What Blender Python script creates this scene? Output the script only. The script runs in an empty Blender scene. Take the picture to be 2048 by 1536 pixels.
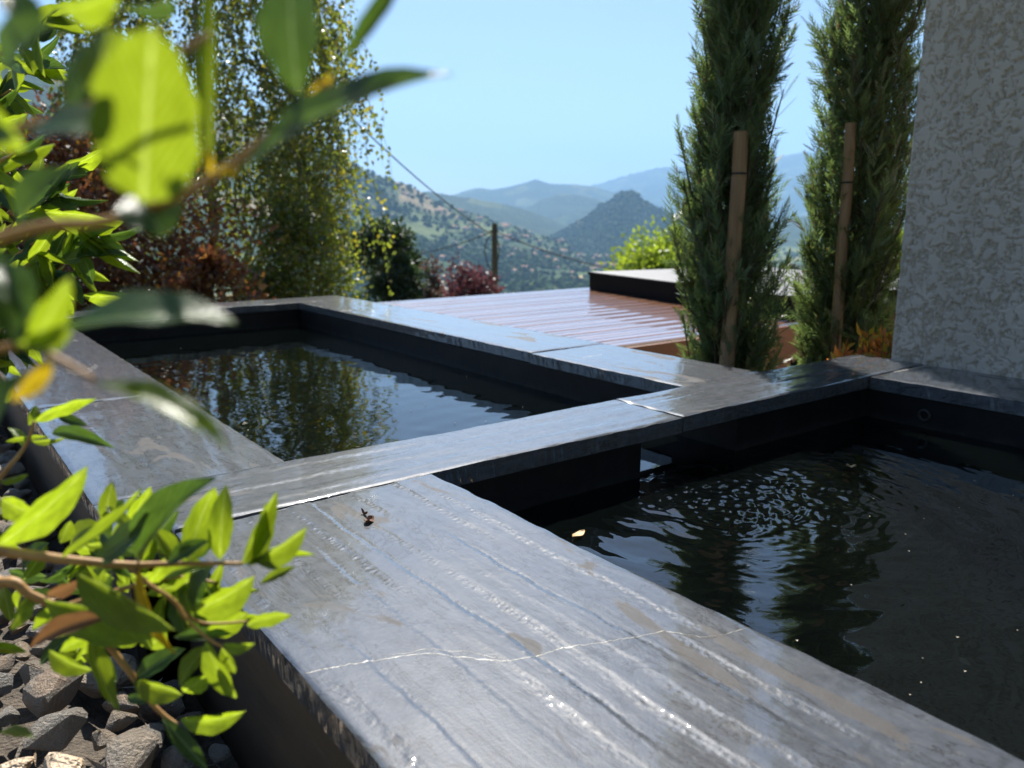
import bpy, bmesh, math, random
import numpy as np
from mathutils import Vector, Matrix, noise as mnoise

random.seed(7)
rng = np.random.default_rng(7)
R = math.radians
scene = bpy.context.scene
C = scene.collection

# ------------------------------------------------------------------ camera
FPX, PITCH, YAW, CAMZ = 1600.0, math.atan(336 / 1600.0), R(37.0), 0.45
cam_data = bpy.data.cameras.new('camera')
cam_data.sensor_width = 36.0
cam_data.lens = FPX / 2048 * 36.0
cam_data.clip_start = 0.01
cam_data.clip_end = 80000
cam_data.dof.use_dof = True
cam_data.dof.focus_distance = 1.25
cam_data.dof.aperture_fstop = 5.8
cam = bpy.data.objects.new('camera', cam_data)
cam.location = (0, 0, CAMZ)
cam.rotation_euler = (math.pi / 2 - PITCH, 0, -YAW)
C.objects.link(cam)
scene.camera = cam

# ------------------------------------------------------------------ sky, sun, exposure
SUN_AZ, SUN_EL = YAW + R(-4.0), R(48.5)          # azimuth from +Y towards +X
SUN_DIR = Vector((math.sin(SUN_AZ) * math.cos(SUN_EL), math.cos(SUN_AZ) * math.cos(SUN_EL), math.sin(SUN_EL)))
world = bpy.data.worlds.new('World')
scene.world = world
world.use_nodes = True
wn, wl = world.node_tree.nodes, world.node_tree.links
wn.clear()
sky = wn.new('ShaderNodeTexSky')
sky.sky_type = 'NISHITA'
sky.sun_disc = False
sky.sun_elevation = SUN_EL
sky.sun_rotation = SUN_AZ
sky.altitude = 400
sky.air_density = 1.0
sky.dust_density = 0.75
sky.ozone_density = 3.5
bg = wn.new('ShaderNodeBackground')
bg.inputs['Strength'].default_value = 0.058
wo = wn.new('ShaderNodeOutputWorld')
wl.new(sky.outputs[0], bg.inputs['Color'])
wl.new(bg.outputs[0], wo.inputs['Surface'])
sun_data = bpy.data.lights.new('sun', 'SUN')
sun_data.energy = 5.0
sun_data.angle = R(0.5)
sun_data.color = (1.0, 0.95, 0.86)
sun = bpy.data.objects.new('sun', sun_data)
sun.rotation_euler = SUN_DIR.to_track_quat('Z', 'Y').to_euler()
sun.location = (0, 0, 30)
C.objects.link(sun)
vs = scene.view_settings
vs.view_transform = 'Standard'
vs.look = 'None'
vs.exposure = 1.2
vs.gamma = 1.0
vs.use_curve_mapping = False
scene.render.engine = 'CYCLES'
scene.cycles.use_denoising = True
scene.cycles.max_bounces = 8
scene.cycles.transparent_max_bounces = 16
scene.cycles.volume_bounces = 1
scene.cycles.sample_clamp_indirect = 6
scene.cycles.caustics_reflective = False
scene.cycles.caustics_refractive = False

# ------------------------------------------------------------------ pixel helpers (photograph is 2048 x 1536)
FWD = Vector((math.sin(YAW) * math.cos(PITCH), math.cos(YAW) * math.cos(PITCH), -math.sin(PITCH)))
RGT = Vector((math.cos(YAW), -math.sin(YAW), 0))
UPV = RGT.cross(FWD)
CAMP = Vector((0, 0, CAMZ))


def ray(px, py):
    return FWD + RGT * ((px - 1024) / FPX) + UPV * ((768 - py) / FPX)


def at(px, py, d):
    return CAMP + ray(px, py) * d


def on_z(px, py, z):
    r = ray(px, py)
    return CAMP + r * ((z - CAMZ) / r.z)


def proj(p):
    v = Vector(p) - CAMP
    d = v.dot(FWD)
    return 1024 + FPX * v.dot(RGT) / d, 768 - FPX * v.dot(UPV) / d, d


def az_dir(px):
    a = YAW + math.atan((px - 1024) / 1633.0)
    return Vector((math.sin(a), math.cos(a), 0))


# ------------------------------------------------------------------ object helpers
def mesh_obj(name, verts, faces, mats=None, parent=None, smooth=False, mat_idx=None):
    me = bpy.data.meshes.new(name)
    me.from_pydata([tuple(v) for v in verts], [], [tuple(f) for f in faces])
    if mats is not None:
        for m in (mats if isinstance(mats, (list, tuple)) else [mats]):
            me.materials.append(m)
    if mat_idx is not None:
        me.polygons.foreach_set('material_index', mat_idx)
    if smooth:
        me.polygons.foreach_set('use_smooth', [True] * len(me.polygons))
    me.update()
    o = bpy.data.objects.new(name, me)
    C.objects.link(o)
    o.parent = parent
    return o


def tag(o, label=None, cat=None, group=None, kind=None):
    for k, v in (('label', label), ('category', cat), ('group', group), ('kind', kind)):
        if v:
            o[k] = v
    return o


def empty(name, label, cat, loc=(0, 0, 0), group=None):
    o = bpy.data.objects.new(name, None)
    o.location = loc
    o.empty_display_size = 0.05
    C.objects.link(o)
    return tag(o, label, cat, group)


def keep(child, parent):
    child.parent = parent
    child.matrix_parent_inverse = Matrix.Translation(-parent.location)
    return child


class MB:
    def __init__(self):
        self.v, self.f = [], []

    def add(self, v, f):
        b = len(self.v)
        self.v += [tuple(p) for p in v]
        self.f += [tuple(b + i for i in q) for q in f]

    def box(self, x0, x1, y0, y1, z0, z1):
        self.add([(x0, y0, z0), (x1, y0, z0), (x1, y1, z0), (x0, y1, z0), (x0, y0, z1), (x1, y0, z1), (x1, y1, z1), (x0, y1, z1)],
                 [(0, 3, 2, 1), (4, 5, 6, 7), (0, 1, 5, 4), (1, 2, 6, 5), (2, 3, 7, 6), (3, 0, 4, 7)])

    def tube(self, pts, radii, n=8, cap=True):
        pts = [Vector(p) for p in pts]
        b = len(self.v)
        prev = None
        for i, p in enumerate(pts):
            d = (pts[min(i + 1, len(pts) - 1)] - pts[max(i - 1, 0)]).normalized()
            a = prev if prev is not None else (Vector((0, 0, 1)) if abs(d.z) < .9 else Vector((1, 0, 0)))
            s = d.cross(a).normalized()
            t = s.cross(d).normalized()
            prev = t
            r = radii[i] if isinstance(radii, (list, tuple)) else radii
            for k in range(n):
                w = 2 * math.pi * k / n
                self.v.append(tuple(p + s * (r * math.cos(w)) + t * (r * math.sin(w))))
        for i in range(len(pts) - 1):
            for k in range(n):
                k2 = (k + 1) % n
                self.f.append((b + i * n + k, b + i * n + k2, b + (i + 1) * n + k2, b + (i + 1) * n + k))
        if cap:
            self.f.append(tuple(b + k for k in reversed(range(n))))
            self.f.append(tuple(b + (len(pts) - 1) * n + k for k in range(n)))

    def build(self, name, mat, parent=None, smooth=False):
        return mesh_obj(name, self.v, self.f, mat, parent, smooth)


def fbm(x, y, z=0.0, octv=4, lac=2.0):
    return mnoise.fractal(Vector((x, y, z)), 1.0, lac, octv)


# numpy value noise for big grids
def vnoise(x, y, seed=0):
    def h(i, j):
        n = (i * 374761393 + j * 668265263 + seed * 974711) & 0x7fffffff
        n = ((n ^ (n >> 13)) * 1274126177) & 0x7fffffff
        return ((n ^ (n >> 16)) & 0xffff) / 65535.0
    xi, yi = np.floor(x).astype(np.int64), np.floor(y).astype(np.int64)
    fx, fy = x - xi, y - yi
    fx, fy = fx * fx * fx * (fx * (fx * 6 - 15) + 10), fy * fy * fy * (fy * (fy * 6 - 15) + 10)
    a, b, c, d = h(xi, yi), h(xi + 1, yi), h(xi, yi + 1), h(xi + 1, yi + 1)
    return (a * (1 - fx) + b * fx) * (1 - fy) + (c * (1 - fx) + d * fx) * fy - 0.5


def nfbm(x, y, octv=4, seed=0):
    s, a = np.zeros_like(x, dtype=float), 1.0
    for o in range(octv):
        s += a * vnoise(x * 2 ** o + 17.3 * o, y * 2 ** o - 9.1 * o, seed + o)
        a *= .5
    return s


# ------------------------------------------------------------------ materials
class NT:
    def __init__(self, name):
        self.m = bpy.data.materials.new(name)
        self.m.use_nodes = True
        self.t = self.m.node_tree
        self.t.nodes.clear()
        self.out = self.t.nodes.new('ShaderNodeOutputMaterial')

    def n(self, typ, props=None, **inp):
        nd = self.t.nodes.new('ShaderNode' + typ)
        for k, v in (props or {}).items():
            setattr(nd, k, v)
        for k, v in inp.items():
            self.set(nd, k.replace('_', ' '), v)
        return nd

    def set(self, nd, key, v):
        s = nd.inputs[int(key)] if key.isdigit() else nd.inputs[key]
        if isinstance(v, bpy.types.Node):
            v = v.outputs[0]
        if isinstance(v, bpy.types.NodeSocket):
            self.t.links.new(v, s)
        else:
            if isinstance(v, tuple) and len(v) == 3 and s.type == 'RGBA':
                v = (*v, 1)
            s.default_value = v

    def coord(self, which='Object', scale=(1, 1, 1), rot=(0, 0, 0)):
        tc = self.t.nodes.new('ShaderNodeTexCoord')
        mp = self.t.nodes.new('ShaderNodeMapping')
        mp.inputs['Scale'].default_value = scale
        mp.inputs['Rotation'].default_value = rot
        self.t.links.new(tc.outputs[which], mp.inputs['Vector'])
        return mp.outputs[0]

    def noise(self, vec, scale, detail=3, rough=.55, dist=0.0):
        nd = self.n('TexNoise')
        self.t.links.new(vec, nd.inputs['Vector'])
        nd.inputs['Scale'].default_value = scale
        nd.inputs['Detail'].default_value = detail
        nd.inputs['Roughness'].default_value = rough
        nd.inputs['Distortion'].default_value = dist
        return nd.outputs[0]

    def ramp(self, fac, stops, interp='LINEAR'):
        nd = self.n('ValToRGB')
        nd.color_ramp.interpolation = interp
        el = nd.color_ramp.elements
        while len(el) < len(stops):
            el.new(0.5)
        for e, (p, c) in zip(el, stops):
            e.position = p
            e.color = (*c, 1) if isinstance(c, tuple) else (c, c, c, 1)
        self.t.links.new(fac, nd.inputs[0])
        return nd.outputs[0]

    def mix(self, fac, a, b, blend='MIX'):
        nd = self.n('Mix', {'data_type': 'RGBA', 'blend_type': blend})
        for s, v in ((nd.inputs[0], fac), (nd.inputs[6], a), (nd.inputs[7], b)):
            if isinstance(v, bpy.types.NodeSocket):
                self.t.links.new(v, s)
            else:
                s.default_value = (*v, 1) if isinstance(v, tuple) and len(v) == 3 else v
        return nd.outputs[2]

    def math(self, op, a, b=0.0, c=None):
        nd = self.n('Math', {'operation': op})
        for i, v in enumerate((a, b, c)):
            if v is None:
                continue
            if isinstance(v, bpy.types.NodeSocket):
                self.t.links.new(v, nd.inputs[i])
            else:
                nd.inputs[i].default_value = v
        return nd.outputs[0]

    def bump(self, h, strength=.3, dist=.002, normal=None):
        nd = self.n('Bump')
        self.t.links.new(h, nd.inputs['Height'])
        nd.inputs['Strength'].default_value = strength
        nd.inputs['Distance'].default_value = dist
        if normal is not None:
            self.t.links.new(normal, nd.inputs['Normal'])
        return nd.outputs[0]

    def done(self, shader):
        self.t.links.new(shader.outputs[0] if isinstance(shader, bpy.types.Node) else shader, self.out.inputs['Surface'])
        return self.m


def mat_plain(name, ca, cb, scale=20, rough=.7, bump=.3, bdist=.002, stretch=(1, 1, 1), spec=.5, coat=0.0):
    t = NT(name)
    v = t.coord('Object', stretch)
    f = t.noise(v, scale, 4)
    p = t.n('BsdfPrincipled', Base_Color=t.mix(t.ramp(f, [(.3, 0.0), (.7, 1.0)]), ca, cb), Roughness=rough,
            Normal=t.bump(t.noise(v, scale * 3, 3), bump, bdist))
    p.inputs['Specular IOR Level'].default_value = spec
    p.inputs['Coat Weight'].default_value = coat
    p.inputs['Coat Roughness'].default_value = .04
    p.inputs['Coat IOR'].default_value = 3.0
    return t.done(p)


def mat_slate(name, along, wet=0.5):
    """riven dark limestone under a film of water; grain runs along axis 'along'"""
    t = NT(name)
    st = (1, .12, 1) if along == 'Y' else (.12, 1, 1)
    st2 = (1, .3, 1) if along == 'Y' else (.3, 1, 1)
    o = t.coord('Object')
    g = t.coord('Object', st)
    g2 = t.coord('Object', st2)
    streak = t.noise(g, 55, 5, .6, .3)
    cloud = t.noise(o, 7, 4, .6, .4)
    fine = t.noise(o, 260, 3, .6)
    base = t.mix(t.ramp(streak, [(.25, 0.0), (.8, 1.0)]), (.050, .057, .071), (.088, .096, .114))
    base = t.mix(t.ramp(cloud, [(.54, 0.0), (.72, .22)]), base, (.085, .076, .066))
    base = t.mix(t.ramp(t.math('ABSOLUTE', t.math('SUBTRACT', t.noise(g2, 13, 5, .7, 1.6), .5)), [(.004, .75), (.016, 0.0)]), base, (.022, .022, .024))
    mott = t.noise(o, 38, 6, .7, .6)
    base = t.mix(t.ramp(mott, [(.34, .55), (.52, 0.0)]), base, (.026, .029, .035))
    base = t.mix(t.ramp(mott, [(.55, 0.0), (.72, .45)]), base, (.125, .128, .132))
    # where the film of water has drained away
    dry = t.ramp(t.noise(g2, 9, 4, .6, .8), [(.605 + .2 * (wet - .5), 0.0), (.63 + .2 * (wet - .5), 1.0)])
    rip = t.noise(g2, 120, 2, .5, .6)
    lay = t.noise(g, 80, 4, .6, .2)
    nb = t.bump(fine, .25, .0010, t.bump(lay, .3, .0018))
    # glassy film following the ledges, with small ripples
    nc = t.bump(rip, .07, .0009, t.bump(lay, .045, .0012, t.bump(t.noise(o, 600, 1, .5), .05, .0003)))
    p = t.n('BsdfPrincipled', Base_Color=base, Normal=nb)
    p.inputs['Base Color'].default_value = (1, 1, 1, 1)
    t.set(p, 'Base Color', t.mix(dry, base, t.mix(.6, base, (.080, .070, .060))))
    t.t.links.new(t.math('ADD', .42, t.math('MULTIPLY', dry, .15)), p.inputs['Roughness'])
    p.inputs['Specular IOR Level'].default_value = .12
    t.t.links.new(t.math('SUBTRACT', 1.0, t.math('MULTIPLY', dry, .8)), p.inputs['Coat Weight'])
    p.inputs['Coat Roughness'].default_value = .038
    p.inputs['Coat IOR'].default_value = 1.75
    t.t.links.new(nc, p.inputs['Coat Normal'])
    return t.done(p)


def mat_water(name, murk, clear=.35):
    t = NT(name)
    o = t.coord('Object')
    nrm = t.bump(t.noise(o, 30, 2, .5, .3), .06, .002)
    dif = t.n('BsdfDiffuse', Color=t.mix(t.noise(o, 3, 3), murk, tuple(c * .5 for c in murk)))
    tr = t.n('BsdfTransparent', Color=(.45, .52, .45))
    m1 = t.n('MixShader')
    m1.inputs[0].default_value = clear
    t.t.links.new(dif.outputs[0], m1.inputs[1])
    t.t.links.new(tr.outputs[0], m1.inputs[2])
    gl = t.n('BsdfGlossy', Color=(1, 1, 1), Roughness=.01, Normal=nrm)
    fr = t.n('Fresnel', IOR=1.75, Normal=nrm)
    m2 = t.n('MixShader')
    t.t.links.new(fr.outputs[0], m2.inputs[0])
    t.t.links.new(m1.outputs[0], m2.inputs[1])
    t.t.links.new(gl.outputs[0], m2.inputs[2])
    return t.done(m2)


def mat_leaf(name, top, trans, rough=.35, tw=.5, var=.35, midrib=None, hue_alt=None, alt=(.8, .9), per='attr', spec=.5):
    """green blade: glossy skin, light passes through. variation per object or per leaf (attribute 'rnd')"""
    t = NT(name)
    if per == 'object':
        rnd = t.n('ObjectInfo').outputs['Random']
    else:
        rnd = t.n('Attribute', {'attribute_name': 'rnd'}).outputs['Fac']
    dark = t.math('ADD', 1.0 - var, t.math('MULTIPLY', rnd, 2 * var))
    a = t.mix(1.0, top, (1, 1, 1), 'MULTIPLY')
    vm = t.n('VectorMath', {'operation': 'SCALE'})
    t.t.links.new(a, vm.inputs[0])
    t.t.links.new(dark, vm.inputs['Scale'])
    ca = vm.outputs[0]
    vm2 = t.n('VectorMath', {'operation': 'SCALE'})
    vm2.inputs[0].default_value = trans
    t.t.links.new(dark, vm2.inputs['Scale'])
    cb = vm2.outputs[0]
    if hue_alt:
        f = t.ramp(t.math('FRACT', t.math('MULTIPLY', rnd, 7.31)), [(alt[0], 0.0), (alt[1], 1.0)])
        ca = t.mix(f, ca, hue_alt[0])
        cb = t.mix(f, cb, hue_alt[1])
    nrm = None
    if midrib:
        o = t.coord('Object')
        sx = t.n('SeparateXYZ')
        t.t.links.new(o, sx.inputs[0])
        ax = t.math('ABSOLUTE', sx.outputs[0])
        rib = t.ramp(ax, [(.012, 1.0), (.03, 0.0)])
        ca = t.mix(t.math('MULTIPLY', rib, .6), ca, midrib)
        cb = t.mix(t.math('MULTIPLY', rib, .7), cb, midrib)
        # side veins
        vv = t.math('SINE', t.math('ADD', t.math('MULTIPLY', sx.outputs[1], 60.0), t.math('MULTIPLY', ax, -75.0)))
        vein = t.ramp(vv, [(.55, 0.0), (1.0, 1.0)])
        cb = t.mix(t.math('MULTIPLY', vein, .30), cb, midrib)
        blot = t.ramp(t.noise(o, 5, 4, .6), [(.38, .0), (.68, .75)])
        cb = t.mix(blot, cb, tuple(c * .55 for c in trans))
        spot = t.ramp(t.noise(t.coord('Object', (1, 2.2, 1)), 11, 2), [(.73, .0), (.76, .8)])
        cb = t.mix(spot, cb, (.16, .085, .02))
        ca = t.mix(spot, ca, (.09, .05, .02))
        nrm = t.bump(t.math('ADD', t.math('MULTIPLY', vein, .3), t.noise(o, 30, 2)), .25, .01)
    p = t.n('BsdfPrincipled', Base_Color=ca, Roughness=rough)
    p.inputs['Specular IOR Level'].default_value = spec
    tl = t.n('BsdfTranslucent', Color=cb)
    if nrm is not None:
        t.t.links.new(nrm, p.inputs['Normal'])
    ms = t.n('MixShader')
    ms.inputs[0].default_value = tw
    t.t.links.new(p.outputs[0], ms.inputs[1])
    t.t.links.new(tl.outputs[0], ms.inputs[2])
    return t.done(ms)


def mat_stucco(attr):
    t = NT('stucco' if attr else 'stucco_plain')
    o = t.coord('Object', (1, 1, .72))
    fine = t.noise(o, 150, 3, .6, .8)
    if attr:
        plate = t.n('Attribute', {'attribute_name': 'plate'}).outputs['Fac']
    else:
        plate = t.ramp(t.noise(o, 40, 4, .62, 1.6), [(.44, 0.0), (.48, 1.0)])
    pit = t.ramp(fine, [(.32, (.21, .18, .14)), (.62, (.38, .335, .285))])
    flat = t.mix(t.ramp(t.noise(o, 9, 4), [(.35, 0.0), (.7, 1.0)]), (.40, .355, .320), (.47, .42, .38))
    col = t.mix(plate, pit, flat)
    stain = t.ramp(t.noise(t.coord('Object', (1, 3, .5)), 1.6, 4), [(.42, .0), (.72, .35)])
    col = t.mix(stain, col, (.33, .285, .235))
    nrm = t.bump(t.math('ADD', plate, t.math('MULTIPLY', fine, .7)) if not attr else fine, .9, .006 if not attr else .0012)
    p = t.n('BsdfPrincipled', Base_Color=col, Roughness=.85, Normal=nrm)
    return t.done(p)


def mat_stone():
    t = NT('crushed_stone')
    o = t.coord('Object')
    rnd = t.n('ObjectInfo').outputs['Random']
    base = t.ramp(rnd, [(0, (.42, .38, .33)), (.2, (.52, .39, .26)), (.38, (.27, .255, .24)), (.55, (.48, .43, .36)),
                        (.7, (.55, .36, .22)), (.85, (.33, .32, .30)), (1, (.55, .50, .43))])
    f = t.noise(o, 3.5, 5, .65, .5)
    base = t.mix(t.ramp(f, [(.35, 0.0), (.7, .7)]), base, (.36, .29, .21))
    base = t.mix(t.ramp(t.noise(o, 1.4, 3), [(.5, 0.0), (.65, .5)]), base, (.36, .33, .29))
    p = t.n('BsdfPrincipled', Base_Color=base, Roughness=.5, Normal=t.bump(t.noise(o, 9, 5, .65), .8, .12))
    return t.done(p)


def mat_land(name, forest, fields, cov=.5, scale=.004, tree_scale=.05):
    t = NT(name)
    o = t.coord('Object', (1, 1, .3))
    vor = t.n('TexVoronoi', {'feature': 'F1'})
    wob = t.n('VectorMath', {'operation': 'ADD'})
    nz = t.n('TexNoise')
    t.t.links.new(o, nz.inputs['Vector'])
    nz.inputs['Scale'].default_value = scale * 2
    sc = t.n('VectorMath', {'operation': 'SCALE'})
    t.t.links.new(nz.outputs['Color'], sc.inputs[0])
    sc.inputs['Scale'].default_value = .35 / scale
    t.t.links.new(o, wob.inputs[0])
    t.t.links.new(sc.outputs[0], wob.inputs[1])
    t.t.links.new(wob.outputs[0], vor.inputs['Vector'])
    vor.inputs['Scale'].default_value = scale
    sep = t.n('SeparateColor')
    t.t.links.new(vor.outputs['Color'], sep.inputs[0])
    field = t.ramp(sep.outputs[0], [(i / len(fields), c) for i, c in enumerate(fields)], 'CONSTANT')
    isf = t.ramp(sep.outputs[1], [(cov - .01, 1.0), (cov, 0.0)])
    tr = t.noise(o, tree_scale, 4, .7)
    fo = t.ramp(tr, [(.35, tuple(c * .45 for c in forest)), (.5, forest), (.68, tuple(c * 1.9 for c in forest))])
    col = t.mix(isf, fo, field)
    col = t.mix(t.ramp(t.noise(o, scale * 1.2, 4), [(.45, 0.0), (.6, .7)]), col, fo)
    p = t.n('BsdfPrincipled', Base_Color=col, Roughness=.95, Normal=t.bump(tr, 1.0, .35 / tree_scale))
    p.inputs['Specular IOR Level'].default_value = .1
    return t.done(p)


M = {}
M['slateY'] = mat_slate('wet_slate_lengthwise', 'Y')
M['slateX'] = mat_slate('wet_slate_crosswise', 'X', .7)
def mat_basin():
    t = NT('black_basin_render')
    o = t.coord('Object')
    sx = t.n('SeparateXYZ')
    t.t.links.new(o, sx.inputs[0])
    zz = t.math('ADD', sx.outputs[2], t.math('MULTIPLY', t.math('SUBTRACT', t.noise(t.coord('Object', (1, 1, .3)), 14, 3), .5), .018))
    line = t.ramp(t.math('MULTIPLY', t.math('ADD', zz, .125), 20.0), [(0.0, 0.0), (.12, .8), (.30, .35), (.55, 0.0)])
    base = t.mix(t.ramp(t.noise(o, 9, 4), [(.3, 0.0), (.7, 1.0)]), (.003, .0035, .005), (.010, .010, .011))
    base = t.mix(t.math('MULTIPLY', line, t.ramp(t.noise(o, 25, 4), [(.35, .1), (.7, .8)])), base, (.035, .036, .032))
    p = t.n('BsdfPrincipled', Base_Color=base, Roughness=.5, Normal=t.bump(t.noise(o, 27, 4), .5, .004))
    p.inputs['Specular IOR Level'].default_value = .15
    return t.done(p)


M['basin'] = mat_basin()
M['side'] = mat_plain('dark_edging', (.03, .024, .018), (.07, .05, .032), 14, .6, .5, .003, (1, .25, 1))
M['vein'] = mat_plain('calcite_vein', (.15, .142, .12), (.29, .275, .24), 120, .4, .2, .0005)
M['vein_dark'] = mat_plain('dark_joint', (.012, .011, .01), (.03, .027, .025), 60, .7)
M['water'] = mat_water('pond_water', (.0030, .0046, .0044))
M['stucco'] = mat_stucco(True)
M['stucco_plain'] = mat_stucco(False)
M['stone'] = mat_stone()
M['soil'] = mat_plain('dark_soil', (.06, .048, .036), (.13, .105, .08), 60, .9, .9, .01)
M['deck'] = mat_plain('wet_red_decking', (.24, .105, .055), (.38, .195, .115), 8, .22, .06, .002, (.25, 3, 1), .8, 1.0)
M['deck_side'] = mat_plain('red_brown_fascia', (.13, .04, .018), (.22, .075, .035), 9, .5, .3, .002, (.3, 1, 1))
M['black'] = mat_plain('black_sheet', (.004, .005, .008), (.007, .008, .012), 5, .6, .1, .001, (1, 1, 1), .05)
M['lid'] = mat_plain('grey_lid', (.085, .082, .084), (.125, .12, .12), 12, .55, .2, .002)
M['pole'] = mat_plain('weathered_pole', (.035, .032, .027), (.08, .073, .062), 8, .85, .5, .01, (1, 1, .1))
M['stake'] = mat_plain('stake_wood', (.17, .098, .050), (.38, .235, .130), 20, .75, .6, .004, (1, 1, .07))
M['rubber'] = mat_plain('black_rubber', (.008, .008, .008), (.016, .016, .016), 30, .6)
M['bark'] = mat_plain('bark', (.05, .038, .028), (.11, .085, .065), 22, .9, .8, .006, (1, 1, .3))
M['birch_bark'] = mat_plain('birch_bark', (.10, .09, .08), (.42, .40, .37), 10, .8, .5, .004, (1, 1, 2.5))
M['twig'] = mat_plain('shrub_twig', (.28, .135, .035), (.46, .26, .08), 60, .55, .4, .001)
M['leaf'] = mat_leaf('shrub_leaf', (.075, .135, .022), (.36, .49, .010), .28, .55, .28, (.62, .72, .16), per='object', spec=.5)
M['leaf_dark'] = mat_leaf('shaded_shrub_leaf', (.035, .075, .022), (.10, .19, .015), .25, .42, .25, (.30, .42, .14), per='object', spec=.5)  # darker copy of the shrub leaf, mutual shade put into its colour
M['leaf_yellow'] = mat_leaf('yellowed_leaf', (.42, .30, .015), (.70, .48, .01), .4, .5, .15, (.8, .6, .1), per='object')
M['leaf_brown'] = mat_leaf('withered_leaf', (.16, .085, .045), (.26, .12, .04), .5, .4, .2, (.3, .18, .1), per='object')
M['cypress'] = mat_leaf('cypress_scale', (.105, .150, .082), (.17, .25, .065), .42, .42, .5, hue_alt=((.11, .075, .035), (.16, .10, .04)), alt=(.93, .96))
M['birch'] = mat_leaf('birch_leaf', (.06, .085, .025), (.24, .30, .03), .33, .45, .5, hue_alt=((.14, .13, .02), (.50, .44, .04)), alt=(.72, .9), spec=.8)
M['maple'] = mat_leaf('maple_leaf', (.075, .034, .022), (.27, .090, .035), .4, .45, .6,
                      hue_alt=((.15, .08, .02), (.40, .20, .035)), alt=(.6, .85), spec=.6)
M['plum'] = mat_leaf('plum_leaf', (.075, .030, .036), (.16, .05, .06), .5, .4, .45)
M['conifer'] = mat_leaf('dark_tree_leaf', (.018, .036, .02), (.05, .085, .025), .5, .35, .5)
M['lime'] = mat_leaf('lime_leaf', (.12, .19, .02), (.34, .44, .03), .5, .45, .35)
M['grey_shrub'] = mat_leaf('grey_shrub_leaf', (.055, .06, .045), (.12, .10, .07), .5, .4, .5, hue_alt=((.10, .045, .04), (.2, .07, .06)), alt=(.5, .7))
M['photinia'] = mat_leaf('photinia_leaf', (.40, .13, .04), (.80, .30, .06), .4, .5, .35, hue_alt=((.3, .24, .03), (.7, .55, .05)), alt=(.45, .7))
M['ground'] = mat_land('valley_land', (.045, .075, .022), [(.17, .19, .06), (.30, .24, .12), (.12, .15, .05), (.24, .22, .09), (.09, .12, .04)], .62, .006, .03)
M['hill_near'] = mat_land('hill_with_fields', (.036, .062, .02), [(.12, .15, .055), (.20, .18, .085), (.10, .14, .05), (.25, .19, .11)], .36, .0045, .03)
M['hill'] = mat_land('wooded_hill', (.022, .040, .014), [(.09, .11, .04), (.06, .09, .03)], .2, .004, .02)
M['cone'] = mat_land('wooded_cone', (.026, .048, .016), [(.09, .10, .04), (.20, .14, .08)], .12, .006, .025)
M['wood'] = mat_leaf('far_wood', (.042, .075, .020), (.06, .11, .02), .9, .2, .55, hue_alt=((.085, .12, .03), (.10, .15, .03)), alt=(.7, .8), spec=.1)
M['house_wall'] = mat_plain('pale_house_wall', (.42, .37, .30), (.55, .50, .43), .3, .9)
M['house_roof'] = mat_plain('terracotta_roof', (.30, .14, .08), (.42, .22, .14), .4, .9)

# ------------------------------------------------------------------ the ground: one sheet to the horizon
FLOOR = -150.0


def ground_z(r, x, y):
    behind = -(x * math.sin(YAW) + y * math.cos(YAW))
    if behind > 2.6:  # unseen rise behind the camera, added and sloped to hold back sky light
        return -.72 + min(90.0, (behind - 2.6) * .28) * (1 + .1 * fbm(x * .2, y * .2))
    if r < 9:
        return -.72
    if r < 1150:
        z = -.72 - (r - 9) * .131
        return z + .004 * r * fbm(x * .02, y * .02)
    return FLOOR + 6 * fbm(x * .0012, y * .0012)


radii = [0.0] + [1.5 * 1.19 ** i for i in range(55)]
radii = [r for r in radii if r < 17500] + [17500]
NA = 160
gv, gf = [], []
for i, r in enumerate(radii):
    for k in range(NA):
        a = 2 * math.pi * k / NA
        x, y = r * math.sin(a), r * math.cos(a)
        gv.append((x, y, ground_z(r, x, y)))
for i in range(len(radii) - 1):
    for k in range(NA):
        k2 = (k + 1) % NA
        gf.append((i * NA + k, (i + 1) * NA + k, (i + 1) * NA + k2, i * NA + k2))
tag(mesh_obj('ground', gv, gf, M['ground'], smooth=True), kind='structure')


# ------------------------------------------------------------------ hills
def hill(name, sky_pts, dist, front, mat, base=FLOOR, rough=.05, step=4, back=.6, power=1.25, jag=0.0, label=None):
    xs = np.arange(sky_pts[0][0], sky_pts[-1][0] + 1, step)
    ys = np.interp(xs, [p[0] for p in sky_pts], [p[1] for p in sky_pts])
    # round the traced corners a little
    ker = np.ones(5) / 5
    ys = np.convolve(np.pad(ys, 2, mode='edge'), ker, 'valid')
    ts = list(np.linspace(0, 1, 26)) + [1 + .2 * k for k in range(1, 6)]
    V, F = [], []
    n = len(ts)
    for i, (px, py) in enumerate(zip(xs, ys)):
        d = az_dir(px)
        crest = CAMZ + (432 - py) / 1633.0 * dist + jag * abs(fbm(px * .11, dist * .01, 0, 3)) * dist / 1633
        for t in ts:
            if t <= 1:
                r = dist - front * (1 - t)
                s = t ** power
            else:
                r = dist + front * back * (t - 1)
                s = 1 - (t - 1)
            nz = fbm(d.x * r * .0022, d.y * r * .0022, dist * .1, 5) * rough * (crest - base)
            w = math.sin(math.pi * min(1, t)) if t <= 1 else 0
            V.append((d.x * r, d.y * r, base - 4 + (crest - base + 4) * s + nz * w))
    for i in range(len(xs) - 1):
        for k in range(n - 1):
            a = i * n + k
            F.append((a, a + n, a + n + 1, a + 1))
    o = mesh_obj(name, V, F, mat, smooth=True)
    return tag(o, kind='structure')


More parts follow.
